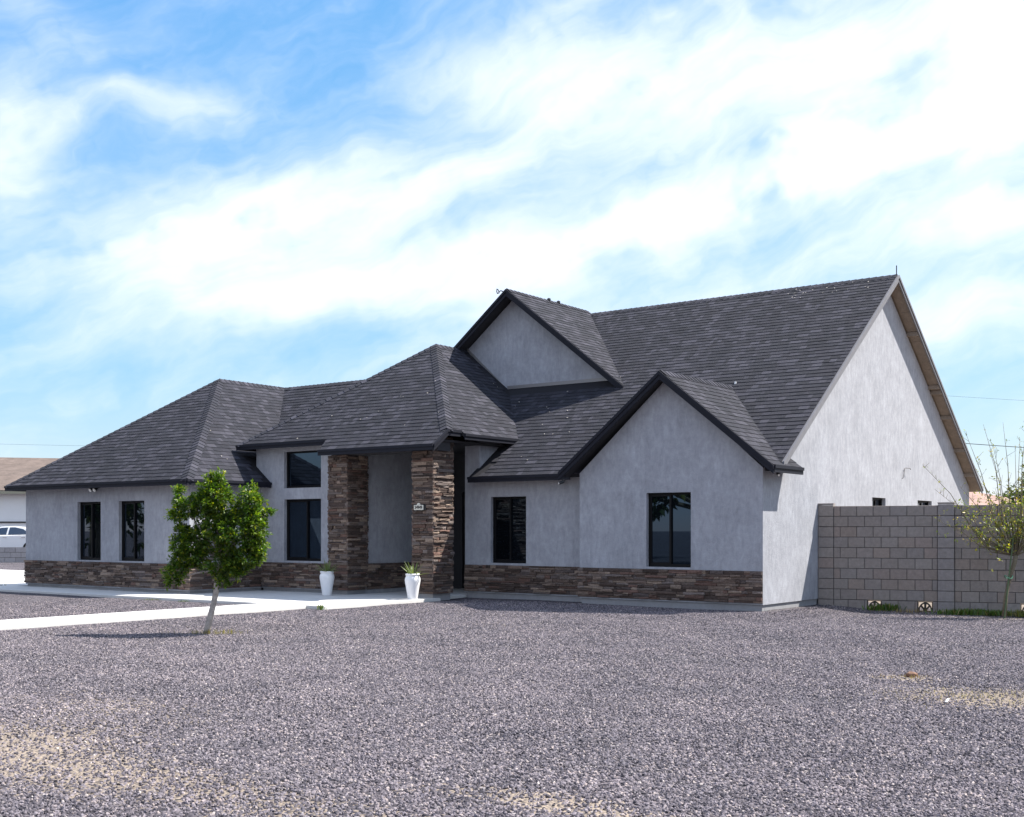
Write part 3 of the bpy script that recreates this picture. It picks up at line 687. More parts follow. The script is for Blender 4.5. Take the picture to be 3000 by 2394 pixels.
# foundation stem wall: one piece under each run
for (a, c) in (((-4.09, .03, -.15), (-.03, .14, .135)), ((-.14, .145, -.15), (-.03, 13.7, .135)), ((-7.49, .45, -.15), (-4.1, .56, .135)), ((-12.85, -.87, -.1), (-9.75, -.76, .135)),
               ((-19.57, -3.07, -.1), (-12.91, -2.95, .135)), ((-13.02, -2.94, -.1), (-12.91, -.88, .135)), ((-19.57, -2.94, -.1), (-19.45, 6.5, .135))):
    b = MB(); b.box(a, c); b.build('foundation', 'foundation', house)

# ledger stone veneer
ST = [(.065, .045, .037), (.10, .070, .056), (.15, .108, .086), (.18, .142, .12), (.25, .185, .145), (.34, .26, .20), (.16, .09, .07), (.085, .072, .07), (.22, .185, .168), (.055, .040, .034)]
def veneer(name, o, u, L, z0, z1, n, seed, depth=(.018, .058), ext=0, backing=True, hmin=.035, hmax=.085, parent=None):
    """o = corner on the wall face, u = plan direction along it, n = outward plan direction"""
    r = random.Random(seed); o = Vector((*o, 0)); u = Vector((*u, 0)).normalized(); n = Vector((*n, 0)).normalized()
    if parent is None:
        b = MB(); q = [o+n*.001+Vector((0, 0, z0)), o+u*L+n*.001+Vector((0, 0, z0)), o+u*L+n*.001+Vector((0, 0, z1)), o+n*.001+Vector((0, 0, z1))]; b.prism(q, n*.014); parent = b.build(name, 'mortar', house)
    z = z0
    while z < z1-.012:
        h = r.uniform(hmin, hmax)
        if z1-z-h < .03: h = z1-z
        a = -ext
        while a < L+ext-.01:
            w = r.choice((.10, .14, .19, .24, .30, .38, .46))*r.uniform(.85, 1.15)
            if L+ext-a-w < .06: w = L+ext-a
            # a tall band is sometimes split into thin ledges
            rows = [(z, z+h)]
            if h > .062 and r.random() < .45: k = r.uniform(.35, .65); rows = [(z, z+h*k), (z+h*k, z+h)]
            for (za, zb) in rows:
                d = r.uniform(*depth); g = .0028
                col = r.choice(ST); k = r.uniform(.78, 1.2); col = tuple((x*.62+y*.38)*k for x, y in zip(col, (.118, .082, .067)))
                nu, nz = 4, 3; V = []
                for j in range(nz):
                    for i in range(nu):
                        uu = a+g+(w-2*g)*i/(nu-1); zz = za+g+(zb-za-2*g)*j/(nz-1)
                        edge = (i in (0, nu-1))+(j in (0, nz-1))
                        dd = d+r.uniform(-.008, .008)-(.006 if edge else 0)-(.005 if edge > 1 else 0)
                        if i in (1, nu-2): uu += r.uniform(-.02, .02)*min(1, w/.3)
                        if edge: zz += r.uniform(-.0025, .0025)
                        V.append(o+u*uu+n*max(.016, dd)+Vector((0, 0, zz)))
                F = [(j*nu+i, j*nu+i+1, (j+1)*nu+i+1, (j+1)*nu+i) for j in range(nz-1) for i in range(nu-1)]
                ring = [i for i in range(nu)]+[nu-1+nu*j for j in range(1, nz)]+[nu*(nz-1)+i for i in range(nu-2, -1, -1)]+[nu*j for j in range(nz-2, 0, -1)]
                base = len(V)
                for idx in ring: V.append(V[idx]-n*((V[idx]-o).dot(n)-.008))
                m_ = len(ring); F += [(ring[i], ring[(i+1) % m_], base+(i+1) % m_, base+i) for i in range(m_)]
                quad = [V[0], V[nu-1], V[-1-m_], V[nu*(nz-1)]]
                pieces['stone'].append((abs(cam_area(quad)) if n.dot(CAM-V[0]) > 0 else 0, V, F, col, parent))
            a += w
        z += h
    return parent
SB, STP = .15, .757
veneer('stone_wainscot', (-4.16, 0), (1, 0), 4.16, SB, STP, (0, -1), 1)
veneer('stone_wainscot', (-7.52, .42), (1, 0), 3.40, SB, STP-.005, (0, -1), 2, ext=.0)
veneer('stone_wainscot', (-12.88, -.9), (1, 0), 2.60, SB, STP-.005, (0, -1), 3)
veneer('stone_wainscot', (-19.6, -3.1), (1, 0), 6.72, SB, STP-.01, (0, -1), 4, ext=.04)
veneer('stone_wainscot', (-12.88, -3.1), (0, 1), 2.2, SB, STP-.01, (1, 0), 5, ext=.02)
veneer('stone_wainscot', (-9.72, -.5), (0, 1), 3.1, SB, STP, (1, 0), 6)
# two square porch pillars
for k, (x0, x1) in enumerate(((-10.25, -9.70), (-7.67, -7.14))):
    y0, y1 = -1.17, -.55
    b = MB(); b.box((x0, y0, .155), (x1, y1, 3.262)); core = b.build('pillar', 'mortar', house)
    zt = 3.262
    for (o, u, L, n, sd, ztop) in (((x0, y0), (1, 0), x1-x0, (0, -1), 11, zt), ((x1, y0), (0, 1), y1-y0, (1, 0), 12, zt if k == 0 else 3.58), ((x0, y1), (0, -1), y1-y0, (-1, 0), 13, zt), ((x1, y1), (-1, 0), x1-x0, (0, 1), 14, zt)):
        veneer('', o, u, L, .155, ztop, n, sd+k*10, depth=(.014, .07), ext=.036, parent=core, hmax=.09)
    b = MB(); b.box((x0+.015, y0+.015, .0), (x1-.015, y1-.015, .16)); b.build('pillar_base', 'foundation', core)

# the largest stones and shingles become parts of their own, the rest one part each
def emit(kind, matname, restname):
    ps = sorted(pieces[kind], key=lambda p: -p[0])
    for (ar, V, F, c, par) in ps[:300]:
        b = MB(); b.add(V, F, c); b.build(kind, matname, par, fix=False)
    b = MB()
    for (ar, V, F, c, par) in ps[300:]: b.add(V, F, c)
    o = b.build(restname, matname, house, fix=False); o['kind'] = 'stuff'
emit('shingle', 'shingle', 'roof_shingles'); emit('stone', 'stone', 'stone_veneer')

# fixtures on the house
b = MB(); b.box((-16.42, -3.3, 2.575), (-16.28, -3.2, 2.625)); b.tube([(-16.35, -3.2, 2.6), (-16.35, -3.1, 2.6)], .02)
fl = b.build('flood_light', 'black_metal', house)
for dx in (-.075, .06):
    c = MB(); c.tube([(-16.35+dx, -3.2, 2.59), (-16.35+dx*1.2, -3.27, 2.55), (-16.35+dx*1.25, -3.3, 2.53)], [.025, .05, .056], 12); h = c.build('lamp_head', 'black_metal', fl)
    c = MB(); c.tube([(-16.35+dx*1.255, -3.302, 2.529), (-16.35+dx*1.26, -3.312, 2.523)], [.05, .045], 12); c.build('lens', 'lamp_lens', h)
def dome_camera(p, d):
    b = MB(); p = Vector(p); b.tube([p, p-Vector((0, 0, .05))], .035, 10); b.tube([p-Vector((0, 0, .05)), p-Vector((0, 0, .06))+Vector(d)*.12], [.03, .034], 10)
    o = b.build('security_camera', 'black_metal', house)
    c = MB(); q = p-Vector((0, 0, .0605))+Vector(d)*.1205; c.tube([q, q+Vector(d)*.006], .024, 10); c.build('lens', 'lamp_lens', o)
dome_camera((.16, .33, 2.66), (.5, -.8, -.2)); dome_camera((-4.33, -.28, 2.60), (-.5, -.8, -.25))
b = MB(); b.tube([(.0, 8.0, 2.80), (.03, 8.0, 2.80), (.03, 8.12, 3.04), (.03, 8.16, 3.055), (.1, 8.3, 3.05), (.1, 8.36, 3.02)], .008, 8); b.build('conduit', 'rust', house)
b = MB(); b.tube([(.255, 6.84, 7.44), (.255, 6.84, 7.72)], .012, 6); b.tube([(.255, 6.84, 7.7), (.255, 6.84, 7.735)], [.015, .003], 6); b.build('lightning_rod', 'black_metal', house)
b = MB(); b.tube([(-8.45, 3.13, 7.55), (-8.52, 3.12, 7.58), (-8.58, 3.12, 7.56), (-8.61, 3.12, 7.62), (-8.64, 3.12, 7.64), (-8.65, 3.12, 7.58), (-8.62, 3.11, 7.52), (-8.55, 3.1, 7.53)], .014, 6); b.build('bent_bracket', 'black_metal', house)
b = MB(); b.lathe([(.06, 0), (.06, .03), (.025, .05), (.022, .12), (.0, .125)], 12); o = b.build('roof_vent', 'white_paint', house, loc=(-1.98, 2.94, 4.66))
for k, y in enumerate((5.0, 5.45)):
    b = MB(); b.lathe([(.05, -.02), (.05, .03), (.02, .05), (0, .052)], 8); b.build('ridge_nail', 'black_metal', house, loc=(-8.34, y, 7.62))
# windblown litter on the shingles
LIT = MB()
def litter(s, pts, seed):
    r = random.Random(seed); b = LIT
    for (x, y) in pts:
        if not any(inside((x, y), q) for q in s.polys) or covered(s, x, y, s.z(x, y)): continue
        p = s.p3(x, y, .022); a = r.uniform(0, 6.28); k = r.uniform(.009, .022); u = s.u*cos(a)+s.v*sin(a); w = s.n.cross(u)
        b.prism([p-u*k-w*k*.5, p+u*k-w*k*.4, p+u*k*.8+w*k*.5, p-u*k*.7+w*k*.45], s.n*.008)
R = random.Random(21)
litter(win_r, [(-13.2-R.random()*2.8, -2.6+R.random()*2.4) for _ in range(22)], 1)
litter(hip_f, [(-11.5+R.random()*4, -1.3+R.random()*2.0) for _ in range(12)], 2)
litter(main_f, [(-6.5+R.random()*2, .4+R.random()*1.8) for _ in range(7)]+[(-.2-R.random()*2.2, 6.3+R.random()*.45) for _ in range(26)]+[(-7.8+R.random()*2, 2.2+R.random()*1.1) for _ in range(10)], 3)
litter(hip_r, [(-8.6+R.gauss(0, .15), 3.25+R.gauss(0, .12)) for _ in range(16)], 4)
litter(gab_r, [(.1+R.uniform(-.1, .15), .75+R.uniform(-.2, .25)) for _ in range(14)], 5)

LIT.build('roof_litter', 'litter', house)['kind'] = 'stuff'

# house number plaque
pq = thing('house_number_plaque', 'small cream plaque with black house number on the right porch pillar', 'sign', (-7.475, -1.262, 2.03))
b = MB(); b.box((-.135, .0, -.055), (.135, .02, .055)); b.prism([(.05*cos(a), 0, .055+.045*sin(a)) for a in [pi*i/10 for i in range(11)]], (0, .02, 0)); bevel(b.build('plate', 'plaque', pq), .006)
b = MB(); b.box((-.15, .02, -.07), (.15, .034, .07)); b.box((.13, .02, -.06), (.19, .034, .06)); b.build('back_plate', 'black_metal', pq)
fc = bpy.data.curves.new('number', 'FONT'); fc.body = '34949'; fc.size = .105; fc.align_x = 'CENTER'; fc.align_y = 'CENTER'; fc.extrude = .002; fc.offset = .0022
tmp = bpy.data.objects.new('tmp', fc); COL.objects.link(tmp)
me = bpy.data.meshes.new_from_object(tmp.evaluated_get(bpy.context.evaluated_depsgraph_get())); bpy.data.objects.remove(tmp)
me.materials.clear(); me.materials.append(M['ink']); no = bpy.data.objects.new('number', me); COL.objects.link(no); no.parent = pq; no.location = (0, -.003, 0); no.rotation_euler = (radians(90), 0, 0); no.scale = (.82, .9, 1)

# ------------------------------------------------------------------ block fence wall
WD = Vector((.978, .208, 0)).normalized(); WNRM = Vector((WD.y, -WD.x, 0)); W0 = Vector((0.0, 2.712, 0))
fence = thing('block_wall', 'tall grey concrete block yard wall with pilasters and pierced vent blocks', 'wall', (0, 2.712, 0))
BH = .2136; BW = .327; ZTOP = 2.035; TH = .14
BT = [(.25, .228, .215), (.27, .242, .224), (.255, .23, .218), (.28, .255, .238), (.275, .222, .19), (.285, .228, .205), (.24, .228, .226), (.29, .268, .252)]
PT = [(.27, .263, .275), (.285, .275, .285), (.255, .25, .265)]
def wp(s, d, z): return WD*s+WNRM*d+Vector((0, 0, z))            # local to the fence
pil = [0.0, 2.34, 4.68, 7.02]; PWD = .315
br = random.Random(5)
END = 7.4
b = MB(); q = [wp(.02, -.02, -.2), wp(END, -.02, -.2), wp(END, -.02, ZTOP-.02), wp(.02, -.02, ZTOP-.02)]
vents = [(.985, 1.26), (1.96, 2.245), (3.86, 4.145)]
# mortar core, left open where the vent blocks sit
core = MB(); zc = ZTOP-9*BH
def slabp(s0, s1, z0, z1): core.prism([wp(s0, -.012, z0), wp(s1, -.012, z0), wp(s1, -.012, z1), wp(s0, -.012, z1)], -WNRM*(TH-.024))
slabp(.02, END, zc, ZTOP-.008)
last = .02
for (a, c) in vents: slabp(last, a-.004, -.2, zc-.0005); last = c+.004
slabp(last, END, -.2, zc-.0005)
core.build('mortar_core', 'joint', fence)
def block(s0, s1, z0, z1, d0, d1, col, name='block'):
    col = tuple(x*.45+y*.55 for x, y in zip(col, (.285, .245, .218)))
    g = .005; k = .006; b = MB()
    A = [wp(s0+g, d0, z0+g), wp(s1-g, d0, z0+g), wp(s1-g, d0, z1-g), wp(s0+g, d0, z1-g)]
    F = [wp(s0+g+k, d1, z0+g+k), wp(s1-g-k, d1, z0+g+k), wp(s1-g-k, d1, z1-g-k), wp(s0+g+k, d1, z1-g-k)]
    Mid = [p+WNRM*((d1-d0)-k) for p in A]
    b.add(A+Mid+F, [(3, 2, 1, 0), (8, 9, 10, 11)]+[(i, (i+1) % 4, 4+(i+1) % 4, 4+i) for i in range(4)]+[(4+i, 4+(i+1) % 4, 8+(i+1) % 4, 8+i) for i in range(4)], col)
    return b.build(name, 'block', fence, fix=False)
for seg in range(len(pil)):
    sa = pil[seg]+PWD; sb_ = pil[seg+1] if seg+1 < len(pil) else END
    for row in range(10):
        z1 = ZTOP-row*BH+br.uniform(-.0015, .0015); z0 = z1-BH
        s = sa-(BW*.6 if row % 2 == 0 else BW*.12)
        while s < sb_-.01:
            e = s+BW; c0 = max(s, sa); c1 = min(e, sb_)
            s = e
            if c1-c0 < .03: continue
            if row == 9 and any(v[0]-.02 < c1 and v[1]+.02 > c0 for v in vents):
                for v in vents:
                    if v[0] < c1 and v[1] > c0:
                        if c0 < v[0]-.04: block(c0, v[0], z0, z1, -TH, .003, br.choice(BT))
                        if c1 > v[1]+.04: block(v[1], c1, z0, z1, -TH, .003, br.choice(BT))
                continue
            c = br.choice(BT); k = br.uniform(.9, 1.1); block(c0, c1, z0, z1, -TH, .003+br.uniform(-.002, .003), tuple(x*k for x in c))
    # pilaster blocks, a little proud of the wall and taller
    for row in range(-1, 10):
        z1 = ZTOP+.055-row*BH if row >= 0 else None
        if row < 0: continue
        z1 = ZTOP-row*BH; z0 = z1-BH
        if row == 0: z1 += .02
        c = br.choice(PT if seg else BT); block(pil[seg], pil[seg]+PWD, z0, z1, -TH-.06, .045 if seg else .03, c)
    block(pil[seg]-.004, pil[seg]+PWD+.004, ZTOP+.02, ZTOP+.062, -TH-.065, .05 if seg else .035, br.choice(PT), 'pilaster_cap')
# pierced ornamental vent blocks: frame, arch and three spokes
for (a, c) in vents:
    mid = (a+c)/2; z1 = ZTOP-9*BH-.006; z0 = z1-BH+.0; w = (c-a)/2
    b = MB(); col = (.075, .065, .055); t = .05
    P = lambda s, z: wp(mid+s, -.01, z)
    def bar(s0, s1, za, zb): b.prism([P(s0, za), P(s1, za), P(s1, zb), P(s0, zb)], -WNRM*t, col)
    bar(-w, w, z1-.014, z1); bar(-w, -w+.014, z0, z1-.0145); bar(w-.014, w, z0, z1-.0145); bar(-w+.0145, w-.0145, z0, z0+.03)
    R0, R1 = w*.92, w*.74; cz = z0+.03; sq = (z1-.014-cz)/(w*.92)
    arc = [pi*i/12 for i in range(13)]
    for i in range(12):
        b.prism([P(R0*cos(arc[i]), cz+R0*sin(arc[i])*sq), P(R0*cos(arc[i+1]), cz+R0*sin(arc[i+1])*sq), P(R1*cos(arc[i+1]), cz+R1*sin(arc[i+1])*sq), P(R1*cos(arc[i]), cz+R1*sin(arc[i])*sq)], -WNRM*(t-.004), col)
    for an in (pi/2, pi*.24, pi*.76):
        dx, dz = cos(an), sin(an)*sq; px, pz = -dz*.016, dx*.016
        b.prism([P(px, cz+pz), P(-px, cz-pz), P(dx*R1*1.05-px, cz+dz*R1*1.05-pz), P(dx*R1*1.05+px, cz+dz*R1*1.05+pz)], -WNRM*(t-.008), col)
    b.prism([P(.04*cos(x), cz+.05*sin(x)*sq) for x in arc], -WNRM*(t-.002), col)
    b.build('vent_block', 'block', fence)

# ------------------------------------------------------------------ plants
def leafset(b, p, d, n, L, r, col, spread=.9, droop=0):
    """n leaves around twig tip p growing along d"""
    for i in range(n):
        a = Vector((r.gauss(0, 1), r.gauss(0, 1), r.gauss(0, 1))).normalized()
        ax = (d*(1-spread*.5)+a*spread).normalized(); ax.z -= droop; ax.normalize()
        up = Vector((r.gauss(0, .5), r.gauss(0, .5), 1)); sd = ax.cross(up)
        if sd.length < .01: continue
        sd.normalize(); nn = sd.cross(ax); l = L*r.uniform(.6, 1.2); w = l*.23
        q = p+a*L*.25
        v = [q, q+ax*l*.45+sd*w+nn*w*.35, q+ax*l, q+ax*l*.45-sd*w+nn*w*.35]
        k = r.uniform(.65, 1.35); g = r.random(); c = tuple(x*k for x in col)
        if g < .22: c = (c[0]*2.3, c[1]*1.55, c[2]*.9)
        b.add(v, [(0, 1, 2), (0, 2, 3)], c)
def citrus_tree():
    base = Vector((-4.6, -9.4, 0)); K = 197.8
    t = thing('young_tree', 'small round leafed green tree with leaning pale trunk on the gravel', 'tree', base)
    L2 = lambda px, py, d=0: RGT*((px-602)/K)+Vector((0, 0, (1857-py)/K))+FWD*d
    r = random.Random(11)
    tr = MB()
    path = [L2(603, 1862), L2(609, 1835), L2(617, 1800), L2(626, 1765), L2(632, 1735), L2(635, 1705), L2(640, 1670), L2(646, 1640, .02)]
    tr.tube(path, [.058, .049, .044, .042, .044, .040, .038, .034], 10)
    blobs = [(622, 1455, 45, 62), (660, 1485, 50, 55), (733, 1478, 38, 58), (746, 1550, 36, 70), (690, 1560, 75, 65), (620, 1560, 60, 60), (545, 1490, 34, 34), (512, 1515, 24, 13), (535, 1560, 28, 26), (535, 1600, 42, 36),
             (545, 1640, 40, 28), (520, 1668, 36, 28), (505, 1700, 24, 14), (640, 1645, 75, 42), (710, 1640, 55, 40), (690, 1668, 40, 22), (652, 1700, 18, 26), (523, 1450, 13, 30), (633, 1412, 26, 34), (590, 1480, 35, 45), (570, 1600, 40, 50), (760, 1600, 25, 40), (785, 1500, 14, 12)]
    lb = MB(); G = (.060, .122, .016)
    for (px, py, rx, ry) in blobs:
        c = L2(px, py); dr = (rx+ry)/2/K*1.05
        # a bough to the lobe
        f = path[-1] if py < 1650 else path[-2]
        mid = f.lerp(c, .5)+Vector((r.uniform(-.05, .05), r.uniform(-.05, .05), .03))
        tr.tube([f, mid, c], [.022, .014, .006], 5)
        rx *= .93; ry *= .95; cnt = int(rx*ry*.048)+7
        for _ in range(cnt):
            while True:
                q = Vector((r.uniform(-1, 1), r.uniform(-1, 1), r.uniform(-1, 1)))
                if .30 < q.length < 1: break
            p = c+RGT*q.x*rx/K+FWD*q.y*dr+Vector((0, 0, q.z*ry/K))
            d = (RGT*q.x+FWD*q.y+Vector((0, 0, q.z+.35))).normalized()
            tone = .6+.55*r.random()+.25*noise.noise(p*3.0)
            col = tuple(x*tone for x in G)
            leafset(lb, p, d, r.randint(12, 18), .060, r, col)
            if r.random() < .5: leafset(lb, p+d*.05, d, 7, .058, r, (col[0]*1.9, col[1]*1.45, col[2]))
    tr.build('trunk', 'bark', t, smooth=True)
    lb.build('crown', 'leaf', t, fix=False)
citrus_tree()

def sapling():
    base = Vector((3.72, 2.50, -.06))
    t = thing('sapling', 'bare branched young desert tree tied to a stake before the block wall', 'tree', base)
    r = random.Random(4); tr = MB(); lb = MB()
    stem = [Vector((0, 0, -.02)), RGT*.03+Vector((0, 0, .35)), RGT*.12+Vector((0, 0, .75)), RGT*.2+Vector((0, 0, 1.0)), RGT*.22+Vector((0, 0, 1.12))]
    tr.tube(stem, [.045, .038, .036, .04, .042], 9)
    tips = [(-1.75, 2.75, 0), (-1.45, 2.3, .2), (-1.5, 1.7, -.1), (-.9, 3.35, .1), (-.65, 3.5, -.1), (-.2, 3.55, .1), (.15, 3.6, -.15), (.45, 3.55, .2), (-1.05, 2.35, 0), (-.75, 2.75, .1), (-.55, 3.0, -.15), (-.35, 3.15, .2), (-.1, 3.1, -.2), (.12, 3.25, .1), (.3, 3.0, .25), (.5, 3.15, -.1), (.75, 2.9, .1), (1.0, 2.6, -.1),
            (-1.25, 1.75, -.2), (-.95, 1.45, .2), (.9, 2.0, .2), (.6, 2.3, -.3), (-.5, 2.2, -.35), (0, 2.5, .35), (-1.2, 2.1, .1), (.3, 2.2, -.4), (1.2, 3.0, 0), (.95, 3.3, .2)]
    f0 = stem[-1]
    for (a, h, d) in tips:
        e = f0+RGT*a+FWD*d+Vector((0, 0, h-1.05)); m1 = f0.lerp(e, .33)+Vector((0, 0, -.06+r.uniform(-.08, .05)))+RGT*a*.12; m2 = f0.lerp(e, .68)+RGT*r.uniform(-.04, .04)
        pts = [f0, m1, m2, e]; tr.tube(pts, [.017, .011, .006, .0025], 5)
        for k in range(14):
            u = r.uniform(.12, 1.0); p = (pts[0].lerp(pts[1], u*3) if u < .33 else pts[1].lerp(pts[2], (u-.33)*3) if u < .66 else pts[2].lerp(pts[3], (u-.66)*2.94))
            s = Vector((r.gauss(0, .6), r.gauss(0, .6), .8)).normalized(); l = r.uniform(.06, .28)*(1.2-u*.6)
            tr.tube([p, p+s*l], [.004, .0018], 4, cap=False)
            yellow = (.24, .25, .04) if r.random() < .45 else (.12, .16, .03)
            cnt = r.randint(5, 10) if u < .72 else r.randint(1, 3)
            if p.z > 2.1: cnt = r.randint(1, 3)
            for q in range(cnt): leafset(lb, p+s*l*r.random(), s, 1, .055, r, yellow, 1.1)
    # dense low foliage around the fork
    for _ in range(300):
        q = Vector((r.gauss(0, .5), r.gauss(0, .22), r.gauss(0, .33))); p = f0+RGT*(q.x-.1)+FWD*q.y+Vector((0, 0, .62+q.z))
        leafset(lb, p, Vector((0, 0, 1)), 3, .06, r, (.15, .19, .03) if r.random() < .6 else (.26, .25, .05), 1.2, .1)
    tr.build('trunk', 'bark_dark', t, smooth=True); lb.build('crown', 'leaf', t, fix=False)
    b = MB(); b.tube([RGT*.0+Vector((.02, -.06, -.05)), RGT*.17+Vector((.02, -.06, 1.5))], .014, 8); b.build('stake', 'stake', t)
    b = MB(); c = RGT*.09+Vector((0, 0, .72)); b.tube([c+Vector((.07*cos(a), .09*sin(a)-.02, .03*sin(a*2))) for a in [2*pi*i/14 for i in range(15)]], .008, 6); b.build('tie', 'tie', t)
sapling()

def agave(root, z, r, n=24, L=.40):
    """stiff pointed leaves, each leaf a part"""
    for i in range(n):
        a = 2.4*i+r.uniform(-.2, .2); tilt = r.uniform(.12, 1.25); l = L*r.uniform(.7, 1.1); w = .02
        d = Vector((cos(a)*sin(tilt), sin(a)*sin(tilt), cos(tilt))); sd = Vector((-sin(a), cos(a), 0)); nn = d.cross(sd)
        b = MB(); V = []
        for k in range(5):
            t = k/4; p = Vector((cos(a)*.03, sin(a)*.03, z))+d*l*t-Vector((0, 0, .05*t*t)); ww = w*(1-t)**.7*(1.15 if k else .8)+.0008
            V += [p-sd*ww+nn*ww*.4, p-nn*ww*.2, p+sd*ww+nn*ww*.4]
        F = []
        for k in range(4): F += [(k*3, k*3+1, k*3+4, k*3+3), (k*3+1, k*3+2, k*3+5, k*3+4)]
        k = r.uniform(.8, 1.3); b.add(V, F, (.12*k, .155*k, .05*k)); b.build('leaf', 'blade', root, fix=False)
def vase(loc, label, seed):
    t = thing('planter_vase', label, 'planter', loc, group='white vases flanking the porch')
    b = MB(); b.lathe([(0, 0), (.098, 0), (.104, .012), (.118, .10), (.142, .25), (.163, .37), (.168, .42), (.16, .465), (.142, .495), (.138, .505), (.15, .515), (.156, .53), (.15, .548), (.138, .55), (.126, .545), (.122, .50), (0, .495)], 40)
    b.build('vase', 'vase', t, smooth=True)
    b = MB(); b.lathe([(0, .505), (.121, .503)], 24); b.build('soil', 'soil', t)
    p = thing('spiky_plant', label.replace('tall white vase', 'spiky green yucca in the white vase').split(' at ')[0]+(' by the left porch pillar' if seed == 1 else ' by the right porch pillar'), 'plant', (loc[0], loc[1], loc[2]+.49), group='spiky plants in the porch vases')
    agave(p, 0, random.Random(seed))
vase((-9.86, -1.66, .06), 'tall white vase at the foot of the left porch pillar', 1)
vase((-7.26, -1.70, .06), 'tall white vase at the foot of the right porch pillar', 2)

def tuft(name, loc, label, cat, n, h, sx, sy, col, seed, group=None, matn='blade', broad=False):
    t = MB(); r = random.Random(seed)
    for i in range(n):
        x = r.gauss(0, sx); y = r.gauss(0, sy); l = h*r.uniform(.4, 1.1); a = r.uniform(0, 6.28); lean = r.uniform(.1, .8)
        p = RGT*x+FWD*y; d = Vector((cos(a)*lean, sin(a)*lean, 1)).normalized(); sd = Vector((-sin(a), cos(a), 0)); w = l*(.09 if broad else .05)
        k = r.uniform(.6, 1.4); c = tuple(v*k for v in col)
        if r.random() < .15: c = (.25*k, .2*k, .09*k)
        t.add([p-sd*w*.6, p+sd*w*.6, p+d*l*.6+sd*w, p+d*l, p+d*l*.6-sd*w], [(0, 1, 2, 4), (4, 2, 3)], c)
    o = t.build(name, matn, None, fix=False, loc=loc); tag(o, label, cat, group); return o
GC = (.075, .13, .022)
tuft('weed_clump', (1.36, 2.78, -.09), 'green weed clump beside the first pierced vent block', 'weed', 260, .17, .13, .05, GC, 1, 'weeds along the block wall', broad=True)
tuft('weed_clump', (2.95, 2.85, -.1), 'dense green weed patch at the foot of the middle pilaster', 'weed', 700, .13, .26, .09, GC, 2, 'weeds along the block wall', broad=True)
tuft('weed_clump', (3.42, 3.0, -.1), 'green weeds just left of the staked sapling', 'weed', 420, .12, .18, .08, GC, 3, 'weeds along the block wall', broad=True)
tuft('weed_clump', (3.98, 3.0, -.1), 'green and orange weeds at the foot of the staked sapling', 'weed', 360, .14, .15, .1, (.11, .12, .025), 4, 'weeds along the block wall', broad=True)
tuft('dry_grass', (2.0, 2.7, -.09), 'dry straw coloured grass before the second pierced vent block', 'grass', 120, .1, .3, .1, (.26, .19, .09), 5, matn='leaf_dry')
tuft('weed_clump', (-7.05, -4.62, .0), 'small green weed at the corner of the porch slab', 'weed', 26, .13, .03, .03, GC, 6, 'weeds along the concrete', broad=True)
tuft('weed_clump', (-12.3, -4.55, .0), 'low yellowish weed on the walk edge left of the tree', 'weed', 60, .05, .12, .03, (.17, .17, .03), 7, 'weeds along the concrete', broad=True)
tuft('weed_clump', (-11.25, -4.55, .0), 'tiny green weed on the walk edge behind the tree', 'weed', 40, .06, .06, .02, GC, 8, 'weeds along the concrete', broad=True)
tuft('weed_clump', (-20.6, -3.4, .05), 'low green weed beside the driveway at the left corner of the house', 'weed', 60, .09, .12, .05, (.04, .07, .015), 9, 'weeds along the concrete', broad=True)
tuft('dry_grass', (-4.5, -9.35, 0), 'sparse dry grass around the foot of the leaning tree', 'grass', 170, .08, .28, .06, (.20, .17, .06), 10, matn='leaf_dry')
tuft('dry_grass', (6.65, -9.6, -.01), 'patch of dry straw and green grass on bare sand at right', 'grass', 900, .04, .55, .42, (.24, .20, .09), 12, matn='leaf_dry')
tuft('dry_grass', (5.5, -8.6, 0), 'small dry grass spot around the brown stone', 'grass', 90, .05, .14, .08, (.25, .17, .08), 13, matn='leaf_dry')
b = MB(); R = random.Random(3)
bm = bmesh.new(); bmesh.ops.create_icosphere(bm, subdivisions=2, radius=.05)
for v in bm.verts: v.co = Vector((v.co.x*1.2, v.co.y, v.co.z*.8))*R.uniform(.8, 1.15)
me = bpy.data.meshes.new('stone_lump'); bm.to_mesh(me); bm.free(); me.materials.append(M['rock'])
o = bpy.data.objects.new('brown_stone', me); COL.objects.link(o); o.location = (5.52, -8.5, .025); tag(o, 'fist sized reddish brown stone lying on the gravel at right', 'stone')
b = MB(); b.prism([(0, 0, 0), (.02, .006, 0), (.028, .04, .025), (.01, .045, .025)], (0, 0, .006)); o = b.build('paper_scrap', 'white_paint', loc=(6.37, -10.25, .02)); tag(o, 'small white paper scrap on the gravel below the sandy patch', 'litter')

# ------------------------------------------------------------------ next door, left: low block wall, white car, white house
lw = thing('low_block_wall', 'low pale block wall in front of the white car', 'wall', (-44, 10.5, 0))
lr = random.Random(8); D = RGT; N_ = -FWD
b = MB(); Q = lambda s, d, z: RGT*s+N_*d+Vector((0, 0, z))
b.prism([Q(-6, -.01, -.2), Q(9, -.01, -.2), Q(9, -.01, .73), Q(-6, -.01, .73)], -N_*.16); b.build('mortar_core', 'joint', lw)
for row in range(4):
    s = -6+(.26 if row % 2 else 0)
    while s < 8.9:
        z1 = .74-row*.25; k = lr.uniform(.92, 1.08); b = MB(); g = .008
        b.prism([Q(s+g, 0, z1-.25+g), Q(s+.52-g, 0, z1-.25+g), Q(s+.52-g, 0, z1-g), Q(s+g, 0, z1-g)], -N_*.01+N_*.025, (.36*k, .34*k, .34*k)); b.build('block', 'block', lw); s += .52

